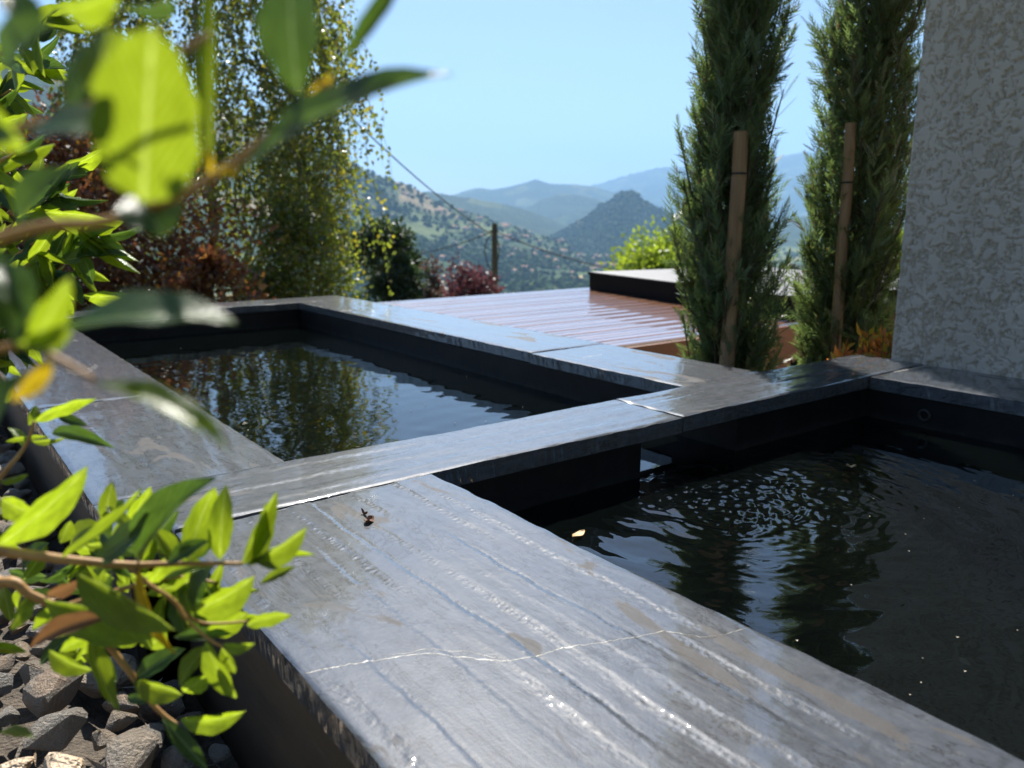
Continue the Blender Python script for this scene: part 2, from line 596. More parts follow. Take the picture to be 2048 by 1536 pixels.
hill('far_mountains', [(1000, 430), (1120, 392), (1190, 372), (1245, 356), (1300, 343), (1345, 338), (1400, 345), (1470, 350), (1540, 325),
                       (1600, 316), (1660, 318), (1720, 300), (1800, 275), (1850, 262), (1950, 240), (2100, 225), (2300, 250)],
     14500, 4200, M['hill'], rough=.10, step=6, power=1.0, jag=4)
hill('blue_ridge', [(820, 420), (900, 394), (930, 384), (955, 378), (985, 381), (1020, 375), (1050, 368), (1062, 364), (1070, 361), (1080, 364), (1098, 371),
                    (1140, 371), (1180, 374), (1220, 385), (1270, 405), (1340, 430), (1420, 445)],
     9500, 2600, M['hill'], rough=.10, step=3, jag=3)
hill('inner_ridge', [(990, 452), (1050, 420), (1080, 402), (1120, 389), (1160, 392), (1200, 402), (1260, 430), (1330, 458)],
     7200, 1600, M['hill'], rough=.10, step=3, jag=3)
hill('dark_spur', [(560, 395), (700, 390), (830, 387), (860, 385), (890, 391), (940, 398), (1000, 408), (1050, 420), (1095, 436), (1140, 455), (1190, 475), (1230, 485)],
     5200, 1500, M['hill'], rough=.12, step=3, jag=4)
hill('wooded_ridge', [(1330, 480), (1420, 462), (1500, 450), (1560, 440), (1650, 428), (1750, 420), (1850, 412), (1980, 425), (2150, 440)],
     5600, 1500, M['hill'], rough=.12, step=5, jag=4)
hill('conical_hill', [(1080, 488), (1120, 466), (1150, 448), (1180, 432), (1196, 413), (1202, 408), (1212, 411), (1228, 396), (1240, 388), (1252, 385), (1266, 386), (1280, 397), (1300, 412),
                      (1330, 424), (1370, 440), (1430, 462), (1480, 480)],
     4100, 800, M['cone'], rough=.10, step=2.5, jag=4, power=1.1)
hill('terraced_hill', [(-900, 150), (-300, 170), (100, 190), (400, 225), (560, 262), (620, 285), (680, 316), (720, 338), (745, 350), (790, 366), (830, 378), (870, 402), (930, 424),
                       (1000, 446), (1070, 470), (1140, 488)],
     3000, 1250, M['hill_near'], rough=.10, step=5, jag=5, power=1.35)

# ------------------------------------------------------------------ haze
def build_haze():
    t = bpy.data.materials.new('valley_haze')
    t.use_nodes = True
    nt = t.node_tree
    nt.nodes.clear()
    out = nt.nodes.new('ShaderNodeOutputMaterial')
    pv = nt.nodes.new('ShaderNodeVolumePrincipled')
    pv.inputs['Color'].default_value = (.36, .62, 1.0, 1)
    pv.inputs['Density'].default_value = 0.000078
    pv.inputs['Anisotropy'].default_value = 0.1
    nt.links.new(pv.outputs[0], out.inputs['Volume'])
    b = MB()
    b.box(-19500, 19500, -19500, 19500, -170, 2000)
    o = b.build('haze', t)
    tag(o, kind='stuff')


build_haze()

# ------------------------------------------------------------------ the pools
WZ = -0.122                       # water level
XA0, XA1 = .20, .54               # slab left of the far pool
XN0, XN1 = .27, .71               # near slab
YM0, YM1 = 1.184, 1.405           # middle coping
XR0, XR1 = 1.642, 1.98            # right coping of the far pool
YF0, YF1 = 4.07, 4.32             # far coping
XW0, XW1 = 2.18, 2.492            # coping along the house wall
YB = -1.0

pool = empty('garden_pool', 'two dark stone basins in an L with wet grey slate copings', 'pool', (1.2, 1.3, -.6))

SLABS = []


def slab_z(x, y, z):
    for x0, x1, y0, y1, nx, ny, g in SLABS:
        if x0 <= x <= x1 and y0 <= y <= y1:
            fx, fy = (x - x0) / (x1 - x0) * nx, (y - y0) / (y1 - y0) * ny
            i, j = min(int(fx), nx - 1), min(int(fy), ny - 1)
            fx, fy = fx - i, fy - j
            return float((g[i, j] * (1 - fx) + g[i + 1, j] * fx) * (1 - fy) + (g[i, j + 1] * (1 - fx) + g[i + 1, j + 1] * fx) * fy)
    return z


def slab(x0, x1, y0, y1, z, th, along, cell, ledges=(), amp=1.0, seed=0, mat=None, name='coping_slab'):
    nx, ny = max(3, int((x1 - x0) / cell)), max(3, int((y1 - y0) / cell))
    gx, gy = np.meshgrid(np.linspace(x0, x1, nx + 1), np.linspace(y0, y1, ny + 1), indexing='ij')
    l, w = (gy, gx) if along == 'Y' else (gx, gy)         # along grain, across grain
    h = .0004 * nfbm(w * 7 + seed, l * 2.0, 2, seed) + .00012 * nfbm(w * 50, l * 9 + seed, 3, seed + 5) + .00006 * vnoise(w * 260, l * 160, seed + 2)
    jr = np.random.default_rng(seed)
    for (pos, ht, wid) in ledges:
        c = pos + .012 * nfbm(l * 3 + pos * 40, l * 0 + pos * 10, 4, seed + 3) + .004 * vnoise(l * 40, l * 0 + pos * 7, seed)
        gate = np.clip(.45 + 1.7 * nfbm(l * 3.3 + pos * 33, l * 0 + 2.2, 3, seed + 8), 0, 1)
        ht *= .42
        wid = wid * .55
        h += ht * gate / (1 + np.exp(-(w - c) / wid)) - ht * gate * .5
        h += -abs(ht) * .7 * gate * np.exp(-((w - c - wid * 3) / (wid * 3)) ** 2)
        h += gate * .0012 * np.where(jr.random(w.shape) > .62, jr.random(w.shape), 0) * np.exp(-((w - c) / .0048) ** 2)
    h *= amp
    if cell < .005:
        gx = gx + np.where((gx > x0 + .002) & (gx < x1 - .002), (jr.random(gx.shape) - .5) * cell * .6, 0)
        gy = gy + np.where((gy > y0 + .002) & (gy < y1 - .002), (jr.random(gy.shape) - .5) * cell * .6, 0)
    # worn, chipped arrises
    e = np.minimum(np.minimum(gx - x0, x1 - gx), np.minimum(gy - y0, y1 - gy))
    h -= .0022 * np.exp(-e / .003) * (1 + 1.0 * vnoise(gx * 28, gy * 28, seed + 4))
    jx, jy = .0014 * nfbm(gy * 12, gx * 4, 4, seed + 6), .0014 * nfbm(gx * 12, gy * 4, 4, seed + 7)
    edge = (e < 1e-6)
    X, Y = gx + np.where(edge, jx, 0), gy + np.where(edge, jy, 0)
    V = np.stack([X, Y, z + h], -1).reshape(-1, 3)
    idx = np.arange((nx + 1) * (ny + 1)).reshape(nx + 1, ny + 1)
    F = np.stack([idx[:-1, :-1], idx[1:, :-1], idx[1:, 1:], idx[:-1, 1:]], -1).reshape(-1, 4).tolist()
    V = V.tolist()
    ring = list(idx[:, 0]) + list(idx[-1, 1:]) + list(idx[-2::-1, -1]) + list(idx[0, -2:0:-1])
    b0 = len(V)
    for i in ring:                                          # riven side faces
        vx, vy, vz = V[i]
        V.append([vx, vy, vz])
    for i in ring:
        vx, vy, vz = V[i]
        V.append([vx + .0022 * fbm(vx * 60, vy * 60, 1.0), vy + .0022 * fbm(vy * 60, vx * 60, 2.0), z - th * .5])
    for i in ring:
        vx, vy, vz = V[i]
        V.append([vx, vy, z - th])
    n = len(ring)
    nt = len(F)
    for k in range(n):
        k2 = (k + 1) % n
        for lv in (0, 1):
            F.append((b0 + lv * n + k, b0 + (lv + 1) * n + k, b0 + (lv + 1) * n + k2, b0 + lv * n + k2))
    F.append(tuple(b0 + 2 * n + k for k in range(n))[::-1])
    o = mesh_obj(name, V, F, mat or M['slate' + along], None)
    SLABS.append((x0, x1, y0, y1, nx, ny, z + h))
    sm = [True] * nt + [False] * (len(F) - nt)
    o.data.polygons.foreach_set('use_smooth', sm)
    return keep(o, pool)


near_ledges = [(.295, .0030, .0016), (.332, -.0026, .0015), (.372, .0034, .0018), (.405, -.002, .0012), (.440, .0034, .0016), (.478, -.0030, .0016),
               (.515, .0036, .0018), (.552, .0026, .0014), (.590, -.003, .0016), (.628, .0030, .0015), (.664, .002, .0012)]
near_slab = slab(XN0, XN1, .082, YM0 - .0015, -.003, .036, 'Y', .0027, near_ledges, 1.0, 1)
slab(XN0, XN1, YB, .079, -.003, .036, 'Y', .008, near_ledges, 1.0, 1)
mid_ledges = [(1.215, .003, .0016), (1.245, -.0026, .0016), (1.285, .0032, .0016), (1.325, -.003, .0018), (1.36, .0026, .0014)]
slab(XN0, 1.382, YM0, YM1, .0, .038, 'X', .0045, mid_ledges, 1.0, 2)
slab(1.3855, XW1, YM0, YM1, .002, .038, 'X', .0055, mid_ledges, 1.6, 3)
left_ledges = [(.235, .003, .0018), (.275, -.003, .0018), (.325, .0034, .0018), (.37, -.0028, .0016), (.42, .003, .0016), (.47, -.002, .0014)]
slab(XA0, XA1, YM1 + .003, 2.222, -.012, .036, 'Y', .0055, left_ledges, 1.0, 4)
slab(XA0, XN0 - .003, 1.19, YM1, -.012, .036, 'Y', .0055, left_ledges[:2], 1.0, 5)
slab(XA0, XA1, 2.226, YF0 - .003, -.011, .036, 'Y', .008, left_ledges, .8, 6)
slab(XA0, XR1, YF0, YF1, .002, .036, 'X', .012, (), 1.0, 7)
slab(XR0, XR1, YM1 + .003, 2.076, .001, .036, 'Y', .008, [(1.70, .003, .002), (1.78, -.003, .002), (1.88, .003, .002)], .8, 8)
slab(XR0 + .004, XR1, 2.080, YF0 - .003, .003, .036, 'Y', .010, [(1.72, .003, .002), (1.82, -.003, .002)], .8, 9)
slab(XW0, XW1, YB, YM0 - .003, .0, .038, 'Y', .009, [(2.3, .002, .002)], .6, 10)
slab(XN1 + .003, XW0 - .003, YB, YB + .3, -.004, .036, 'X', .02, (), .8, 11)

# basin walls and floors (set 8 mm back under the copings)
IN = .008


def wall(x0, x1, y0, y1, z0, z1, name='basin_wall', mat=None):
    b = MB()
    b.box(x0, x1, y0, y1, z0, z1)
    return keep(b.build(name, mat or M['basin']), pool)


TOPW = -.0395
wall(XN0 + .02, XN1 - IN, YB, YM0 + IN - .002, -.75, -.045)                            # under the near slab
wall(XN1 - IN + .001, 1.257, YM0 + IN, YM1 - IN, -.75, TOPW)                           # under the middle coping, left of the opening
wall(1.593, XW0 + .1, YM0 + IN, YM1 - IN, -.75, TOPW)                                  # right of the opening
wall(XN0 + .02, XN1 - IN, YM0 + IN, YM1 - IN, -.75, TOPW)
wall(XW0 + IN, XW1 - .01, YB, YM0 + IN - .002, -.75, TOPW)
wall(XA0 + .02, XA1 - IN, YM1 - IN + .002, YF1 - .02, -.75, -.0495)
wall(XR0 + IN, XR1 - .02, YM1 - IN + .002, YF1 - .02, -.75, -.0375)
wall(XA1 - IN + .002, XR0 + IN - .002, YF0 + IN, YF1 - .02, -.75, -.0375)
wall(XN1 - IN + .002, XW0 + IN - .002, YB + .02, YB + .29, -.75, -.0425)
wall(XN1 - .02, XW0 + .02, YB + .25, YM0 + .02, -.74, -.62, 'basin_floor')
wall(XA1 - .02, XR0 + .02, YM1 - .02, YF0 + .02, -.74, -.62, 'basin_floor')
# dark edging board below the near slab and below the left slab
wall(XN0 + .006, XN0 + .018, YB, 1.18, -.30, -.0455, 'edging_board', M['side'])
wall(XA0 + .006, XA0 + .018, 1.195, YF1 - .03, -.30, -.0505, 'edging_board', M['side'])


def vein(pts_px, z, w, mat, name='vein', lift=.0002):
    P = [on_z(x, y, z) for x, y in pts_px]
    dense = []
    for a, b in zip(P[:-1], P[1:]):
        for k in range(24):
            dense.append(a.lerp(b, k / 24))
    dense.append(P[-1])
    V, F = [], []
    for i, p in enumerate(dense):
        d = (dense[min(i + 1, len(dense) - 1)] - dense[max(i - 1, 0)]).normalized()
        s = Vector((d.y, -d.x, 0))
        wob = s * (.003 * fbm(i * .12, z * 9 + pts_px[0][0]))
        ww = w * (.45 + .9 * abs(fbm(i * .08, 4.2, pts_px[0][1]))) * (.3 if i in (0, len(dense) - 1) else 1)
        for o_, dz in ((-1, lift * .4), (-.4, lift), (.4, lift), (1, lift * .4)):
            q = p + wob + s * (ww * o_)
            q.z = slab_z(q.x, q.y, z) + dz
            V.append(q)
    for i in range(len(dense) - 1):
        for k in range(3):
            F.append((i * 4 + k, i * 4 + k + 1, (i + 1) * 4 + k + 1, (i + 1) * 4 + k))
    return keep(mesh_obj(name, V, F, mat), pool)


vein([(608, 1346), (680, 1333), (745, 1322), (800, 1312), (860, 1306), (930, 1314), (1020, 1322), (1075, 1310), (1125, 1294), (1200, 1286), (1262, 1276), (1330, 1262)], -.003, .0011, M['vein'])
vein([(770, 1312), (860, 1298), (940, 1303), (1010, 1318)], -.003, .0007, M['vein'])
vein([(1330, 1262), (1400, 1276), (1450, 1272), (1500, 1256)], -.003, .0007, M['vein'])
vein([(1340, 1266), (1400, 1279), (1440, 1275)], -.003, .0014, M['vein_dark'], 'crack')
vein([(1788, 744), (1815, 739), (1850, 733), (1890, 731)], .0, .005, M['vein'])
vein([(1165, 714), (1185, 711), (1204, 708)], .003, .003, M['vein'])
# round return nozzle on the wall by the house
nz = MB()
pc = Vector((XW0 + IN - .004, 1.02, -.085))
ringp = [pc + Vector((0, .014 * math.cos(a), .014 * math.sin(a))) for a in [2 * math.pi * k / 20 for k in range(21)]]
nz.tube(ringp, .0035, 8, False)
keep(nz.build('return_nozzle', M['rubber'], smooth=True), pool)


# ------------------------------------------------------------------ water
def water_sheet(x0, x1, y0, y1, cell, hfun, label):
    nx, ny = int((x1 - x0) / cell), int((y1 - y0) / cell)
    gx, gy = np.meshgrid(np.linspace(x0, x1, nx + 1), np.linspace(y0, y1, ny + 1), indexing='ij')
    V = np.stack([gx, gy, WZ + hfun(gx, gy)], -1).reshape(-1, 3).tolist()
    idx = np.arange((nx + 1) * (ny + 1)).reshape(nx + 1, ny + 1)
    F = np.stack([idx[:-1, :-1], idx[1:, :-1], idx[1:, 1:], idx[:-1, 1:]], -1).reshape(-1, 4).tolist()
    o = mesh_obj('water', V, F, M['water'], smooth=True)
    return tag(o, label, None, None, 'structure')


JET = on_z(1500, 985, WZ)


def ripples_near(x, y):
    h = np.zeros_like(x)
    rr = np.random.default_rng(3)
    dx, dy = x - JET.x, y - JET.y
    d0 = np.hypot(dx, dy)
    wx = x + .030 * nfbm(x * 11, y * 11, 3, 61)
    wy = y + .030 * nfbm(x * 11 + 40, y * 11 + 7, 3, 62)
    for k in range(34):
        a, r = rr.uniform(0, 2 * math.pi), .20 * math.sqrt(rr.uniform())
        sx, sy = JET.x + r * math.cos(a), JET.y + r * math.sin(a)
        d = np.hypot(wx - sx, wy - sy)
        lam = rr.uniform(.018, .048)
        h += .00062 * rr.uniform(.4, 1) * np.sin(2 * math.pi * d / lam + rr.uniform(0, 6)) * np.exp(-d / .15)
    for k in range(7):
        a, r = rr.uniform(0, 2 * math.pi), .22 * math.sqrt(rr.uniform())
        d = np.hypot(wx - JET.x - r * math.cos(a), wy - JET.y - r * math.sin(a))
        lam = rr.uniform(.06, .13)
        h += .0006 * np.sin(2 * math.pi * d / lam + rr.uniform(0, 6)) * np.exp(-d / .45)
    h += .0016 * nfbm(x * 16, y * 16, 3, 70) * np.exp(-d0 / .28)
    h += .0012 * nfbm(x * 9, y * 9, 3, 4) * np.exp(-d0 / .6) + .0004 * nfbm(x * 5, y * 5, 2, 9)
    return h


def ripples_far(x, y):
    a = .0010 * nfbm(x * 6 + y * 2, y * 4, 3, 21) + .00045 * nfbm(x * 17, y * 12, 2, 25)
    d = np.hypot(x - 1.3, y - 1.4)
    return a + .0005 * np.sin(2 * math.pi * d / .09) * np.exp(-d / .5)


water_sheet(XN1 - .02, XW0 + .02, YB + .25, YM0 + IN + .002, .0048, ripples_near, 'rippled dark water of the near basin')
water_sheet(XA1 - .02, XR0 + .02, YM1 - IN - .002, YF0 + .02, .011, ripples_far, 'calm dark water of the far basin')
# the water in the opening between the two basins
b = MB()
b.box(1.25, 1.60, YM0 + IN + .004, YM1 - IN - .004, WZ - .02, WZ)
tag(b.build('water', M['water']), 'strip of water in the opening below the middle coping', kind='structure')

# ------------------------------------------------------------------ house wall
YC = 1.292
hw = MB()
hw.box(XW1 + .010, 6.5, -3.0, YC - .008, -.8, 4.6)
hw = hw.build('house_wall', M['stucco_plain'])


def stucco_skin(y0, y1, z0, z1, cell, wrap):
    ny, nz_ = int((y1 - y0) / cell), int((z1 - z0) / cell)
    gy, gz = np.meshgrid(np.linspace(y0, y1, ny + 1), np.linspace(z0, z1, nz_ + 1), indexing='ij')
    wy = gy + .012 * nfbm(gy * 40, gz * 30, 2, 81)
    wz = gz + .016 * nfbm(gy * 40 + 9, gz * 30, 2, 82)
    n = nfbm(wy * 62, wz * 44, 3, 83) + .5 * nfbm(wy * 130, wz * 100, 2, 84) + .25 * nfbm(gy * 5, gz * 5, 2, 85)
    ridge = np.abs(nfbm(wy * 44 + 5, wz * 32, 3, 88)) * 1.5
    plate = 1 / (1 + np.exp(-(np.minimum(n + .20, ridge - .085)) / .034))                     # trowelled flats against the open grain
    grain = nfbm(gy * 210, gz * 210, 2, 86)
    x = XW1 + .0040 - .0046 * plate - .0030 * grain * (1 - plate * .85) - .0010 * nfbm(gy * 12, gz * 12, 2, 87)
    edge = np.clip((gy - (y1 - .010)) / .010, 0, 1) if wrap else 0 * gy
    x = x + edge ** 2 * .010
    V = np.stack([x, gy, gz], -1).reshape(-1, 3).tolist()
    idx = np.arange((ny + 1) * (nz_ + 1)).reshape(ny + 1, nz_ + 1)
    F = np.stack([idx[:-1, :-1], idx[:-1, 1:], idx[1:, 1:], idx[1:, :-1]], -1).reshape(-1, 4).tolist()
    o = mesh_obj('stucco_coat', V, F, M['stucco'], None, True)
    a = o.data.attributes.new('plate', 'FLOAT', 'POINT')
    a.data.foreach_set('value', plate.reshape(-1).astype(np.float32))
    keep(o, hw)


stucco_skin(.45, YC, -.02, 1.55, .0034, True)
hb2 = MB()
hb2.box(XW1 + .002, XW1 + .0098, -3.0, .4498, -.02, 4.6)
hb2.box(XW1 + .002, XW1 + .0098, .4498, YC - .008, 1.5502, 4.6)
keep(hb2.build('upper_coat', M['stucco_plain']), hw)
tag(hw, 'tall pale house wall with crushed stucco beside the near pool', 'house wall')

# ------------------------------------------------------------------ deck and the low box
deck = empty('wooden_deck', 'wet red-brown ribbed wooden deck below the far pool', 'deck', (4.5, 4.2, -.72))
PIT, DY0, NB = .1475, 2.91, 18
bm_v = MB()
bm_v.box(0, 1, 0, 1, 0, 1)
for k in range(NB):
    y0 = DY0 + k * PIT
    # far end skewed a little as in the photograph's far edge
    bb = MB()
    x0, x1 = 2.02, 9.0
    prof = [(0, -.03), (.004, -.003), (.010, 0), (.062, .0012), (.066, -.004), (.074, -.004), (.078, .0012), (.125, 0), (.130, -.003), (.133, -.03)]
    tilt = .0015 * math.sin(k * 2.1)
    for x in (x0, x1):
        bb.v += [(x, y0 + p, -.2 + q + tilt) for p, q in prof]
    n = len(prof)
    bb.f += [(i, i + n, i + 1 + n, i + 1) for i in range(n - 1)] + [(n - 1, 2 * n - 1, n, 0), tuple(range(n)), tuple(range(2 * n - 1, n - 1, -1))]
    keep(bb.build('board', M['deck']), deck)
fb = MB()
fb.box(2.03, 8.9, DY0 - .022, DY0 - .002, -.72, -.215)
keep(fb.build('fascia', M['deck_side']), deck)
for x in (2.9, 3.47, 4.05, 4.7, 5.6):
    fb = MB()
    fb.box(x, x + .06, DY0 - .05, DY0 - .0225, -.72, -.23)
    keep(fb.build('batten', M['deck_side']), deck)
fb = MB()
fb.box(2.04, 8.9, DY0 + .02, DY0 + NB * PIT - .03, -.72, -.235)
keep(fb.build('substructure', M['vein_dark']), deck)
pan = empty('low_black_box', 'low black box with flat grey lid standing on the wet deck', 'box', (4.91, 5.38, -.2))
dirf = (Vector((4.66, 4.22, 0)) - Vector((4.91, 5.38, 0))).normalized()
dirb = Vector((-dirf.y, dirf.x, 0))
if dirb.x < 0:
    dirb = -dirb


def quadbox(c, u, v, lu, lv, z0, z1, inset=0.0):
    b = MB()
    ps = [c + u * inset + v * inset, c + u * (lu - inset) + v * inset, c + u * (lu - inset) + v * (lv - inset), c + u * inset + v * (lv - inset)]
    b.add([(p.x, p.y, z) for z in (z0, z1) for p in ps], [(0, 3, 2, 1), (4, 5, 6, 7), (0, 1, 5, 4), (1, 2, 6, 5), (2, 3, 7, 6), (3, 0, 4, 7)])
    return b


c0 = Vector((4.91, 5.38, 0))
keep(quadbox(c0, dirf, dirb, 2.45, 1.9, -.199, -.065, .012).build('cabinet', M['black']), pan)
keep(quadbox(c0, dirf, dirb, 2.45, 1.9, -.0645, -.047).build('rim', M['black']), pan)
keep(quadbox(c0, dirf, dirb, 2.45, 1.9, -.0465, -.040, .006).build('lid', M['lid']), pan)


# ------------------------------------------------------------------ leaf soup for trees
def soup(name, P, D, N, L, W, mat, parent, shape='diamond', rnd=None):
    """many leaves: base P, axis D, normal N (n,3 arrays), length L, width W"""
    P, D, N = (np.asarray(a, float) for a in (P, D, N))
    n = len(P)
    D = D / np.linalg.norm(D, axis=1, keepdims=True)
    S = np.cross(D, N)
    S /= np.linalg.norm(S, axis=1, keepdims=True) + 1e-9
    N = np.cross(S, D)
    L, W = np.broadcast_to(L, n)[:, None], np.broadcast_to(W, n)[:, None]
    if shape == 'diamond':
        tpl = [(0, 0, 0), (-.5, .4, .08), (.5, .4, .08), (0, 1, 0)]
        faces = [(0, 2, 3, 1)]
    elif shape == 'needle':
        tpl = [(-.5, 0, 0), (.5, 0, 0), (0, 1, 0)]
        faces = [(0, 1, 2)]
    elif shape == 'maple':
        tpl = [(0, 0, 0), (.5, .1, .05), (.22, .32, 0), (.48, .62, .06), (.16, .58, 0), (0, 1, .03), (-.16, .58, 0), (-.48, .62, .06), (-.22, .32, 0), (-.5, .1, .05)]
        faces = [(0, 1, 2), (0, 2, 4), (2, 3, 4), (0, 4, 6), (4, 5, 6), (0, 6, 8), (6, 7, 8), (0, 8, 9)]
    elif shape == 'tri':
        tpl = [(-.5, 0, 0), (.5, .3, .1), (0, 1, 0)]
        faces = [(0, 1, 2)]
    k = len(tpl)
    V = np.stack([P + S * W * a + D * L * b_ + N * L * c for a, b_, c in tpl], 1).reshape(-1, 3)
    sizes = [len(f) for f in faces]
    loops = np.concatenate([np.concatenate([np.array(f) for f in faces])[None, :] + (np.arange(n) * k)[:, None]], 0).reshape(-1)
    starts = np.cumsum([0] + sizes * n)[:-1] if n < 5 else np.concatenate([[0], np.cumsum(np.tile(sizes, n))[:-1]])
    me = bpy.data.meshes.new(name)
    me.vertices.add(len(V))
    me.vertices.foreach_set('co', V.ravel())
    me.loops.add(len(loops))
    me.loops.foreach_set('vertex_index', loops.astype(np.int32))
    me.polygons.add(len(starts))
    me.polygons.foreach_set('loop_start', starts.astype(np.int32))
    me.update(calc_edges=True)
    me.validate()
    at_ = me.attributes.new('rnd', 'FLOAT', 'POINT')
    r = rng.random(n) if rnd is None else np.asarray(rnd)
    at_.data.foreach_set('value', np.repeat(r, k).astype(np.float32))
    me.materials.append(mat)
    o = bpy.data.objects.new(name, me)
    C.objects.link(o)
    o['kind'] = 'stuff'
    keep(o, parent)
    return o


def rand_unit(n, zb=0.0):
    v = rng.normal(size=(n, 3))
    v[:, 2] += zb
    return v / np.linalg.norm(v, axis=1, keepdims=True)


# ------------------------------------------------------------------ cypresses with their stakes
def cypress(px, py_base, k, h, rad, label, seed, lean=0.0):
    g = on_z(px, py_base, 0)
    base = Vector((g.x * k, g.y * k, -.72))
    t = empty('cypress', label, 'cypress', base, 'cypresses by the house wall')
    rs = np.random.default_rng(seed)
    tr = MB()
    tr.tube([base + Vector((.01 * math.sin(i * 1.7), .01 * math.cos(i), h * i / 8)) for i in range(9)], [.022 * (1 - i / 9) + .003 for i in range(9)], 8)
    keep(tr.build('trunk', M['bark'], smooth=True), t)
    P, D, N, L, W, RN = [], [], [], [], [], []
    limb = MB()
    nb = 900
    for i in range(nb):
        z0 = h * (.02 + .93 * (i + rs.uniform()) / nb)
        a = rs.uniform(0, 2 * math.pi)
        zz = z0 / h
        R0 = rad * min(1, .55 + zz * 3) * min(1, (1.02 - zz) * 2.2) * (1 + .35 * fbm(math.cos(a) * 1.3, math.sin(a) * 1.3, z0 * 1.6 + seed, 3))
        R0 *= rs.uniform(.75, 1.12) * (1.28 - .34 * min(1, max(0, (z0 - .8) / .6)))
        rise = rs.uniform(.16, .42)
        p0 = base + Vector((0, 0, z0))
        out = Vector((math.cos(a), math.sin(a), 0))
        p1 = p0 + out * R0 * .72 + Vector((0, 0, rise * .45))
        p2 = p0 + out * R0 + Vector((0, 0, rise))
        if i % 3 == 0:
            limb.tube([p0, p1, p2], [.006, .004, .002], 4, False)
        shade = rs.uniform()
        for s in range(20):
            u = .12 + .88 * (s + rs.uniform()) / 20
            q = p0.lerp(p1, u).lerp(p1.lerp(p2, u), u)
            dirb_ = ((p1 - p0).lerp(p2 - p1, u)).normalized()
            fd = (dirb_ + Vector(rs.normal(size=3)) * .55 + Vector((0, 0, .45))).normalized()
            fn = Vector(rs.normal(size=3)).cross(fd).normalized()
            sd = fd.cross(fn)
            fl = rs.uniform(.045, .105)
            for j in range(9):                     # a flat feathery spray
                w = j / 8
                side = 1 if j % 2 else -1
                pj = q + fd * (fl * w * .9)
                dj = (fd + sd * side * rs.uniform(.45, .85) * (1 - w * .6)).normalized()
                P.append(pj); D.append(dj); N.append(fn)
                L.append(fl * (.55 - .28 * w) * rs.uniform(.8, 1.2)); W.append(.0058)
                RN.append(min(1, max(0, .55 * shade + .45 * rs.uniform())))
    keep(limb.build('branches', M['bark']), t)
    soup('crown', P, D, N, np.array(L), np.array(W), M['cypress'], t, 'needle', RN)
    return base


cy1 = cypress(1442, 738, 1.30, 3.9, .150, 'left columnar cypress with loose feathery foliage behind its stake', 11)
cy2 = cypress(1688, 715, 1.22, 4.1, .165, 'right columnar cypress standing closest to the house wall', 12)


def stake(px, py, k, top_px, top_py, r, label, straps):
    g = on_z(px, py, 0)
    b0 = Vector((g.x * k, g.y * k, -.72))
    hd = math.hypot(b0.x, b0.y)
    rr_ = ray(top_px, top_py)
    s = hd / math.hypot(rr_.x, rr_.y)
    top = CAMP + rr_ * s
    t = empty('wooden_stake', label, 'stake', b0, 'round wooden tree stakes')
    m = MB()
    pts = [b0.lerp(top, i / 10) + Vector((.0015 * math.sin(i * 2.3), .0015 * math.cos(i * 1.9), 0)) for i in range(11)]
    m.tube(pts, [r * (1.08 - .012 * i) for i in range(11)], 16)
    keep(m.build('post', M['stake']), t)
    for u in straps:
        c = b0.lerp(top, u)
        m = MB()
        m.tube([c, c + (top - b0).normalized() * .007], r * 1.04, 16)
        keep(m.build('strap', M['rubber']), t)


stake(1450, 738, 1.236, 1483, 263, .027, 'left round wooden stake with black strap near its top', [.90])
stake(1672, 715, 1.160, 1703, 246, .020, 'right thinner wooden stake in front of the cypress by the wall', [.86])


# ------------------------------------------------------------------ shrubs and trees behind
def limbs(t, base, tips, r0, mat, name='trunk', curve=.2):
    m = MB()
    for i, tip in enumerate(tips):
        tip = Vector(tip)
        pts = []
        side = Vector((random.uniform(-1, 1), random.uniform(-1, 1), 0)) * (tip - base).length * curve * .3
        for k in range(7):
            u = k / 6
            pts.append(base.lerp(tip, u) + side * math.sin(u * math.pi))
        rr = r0 if i == 0 else r0 * .45
        m.tube(pts, [rr * (1 - .85 * k / 6) for k in range(7)], 7)
    o = m.build(name, mat, smooth=True)
    return keep(o, t)


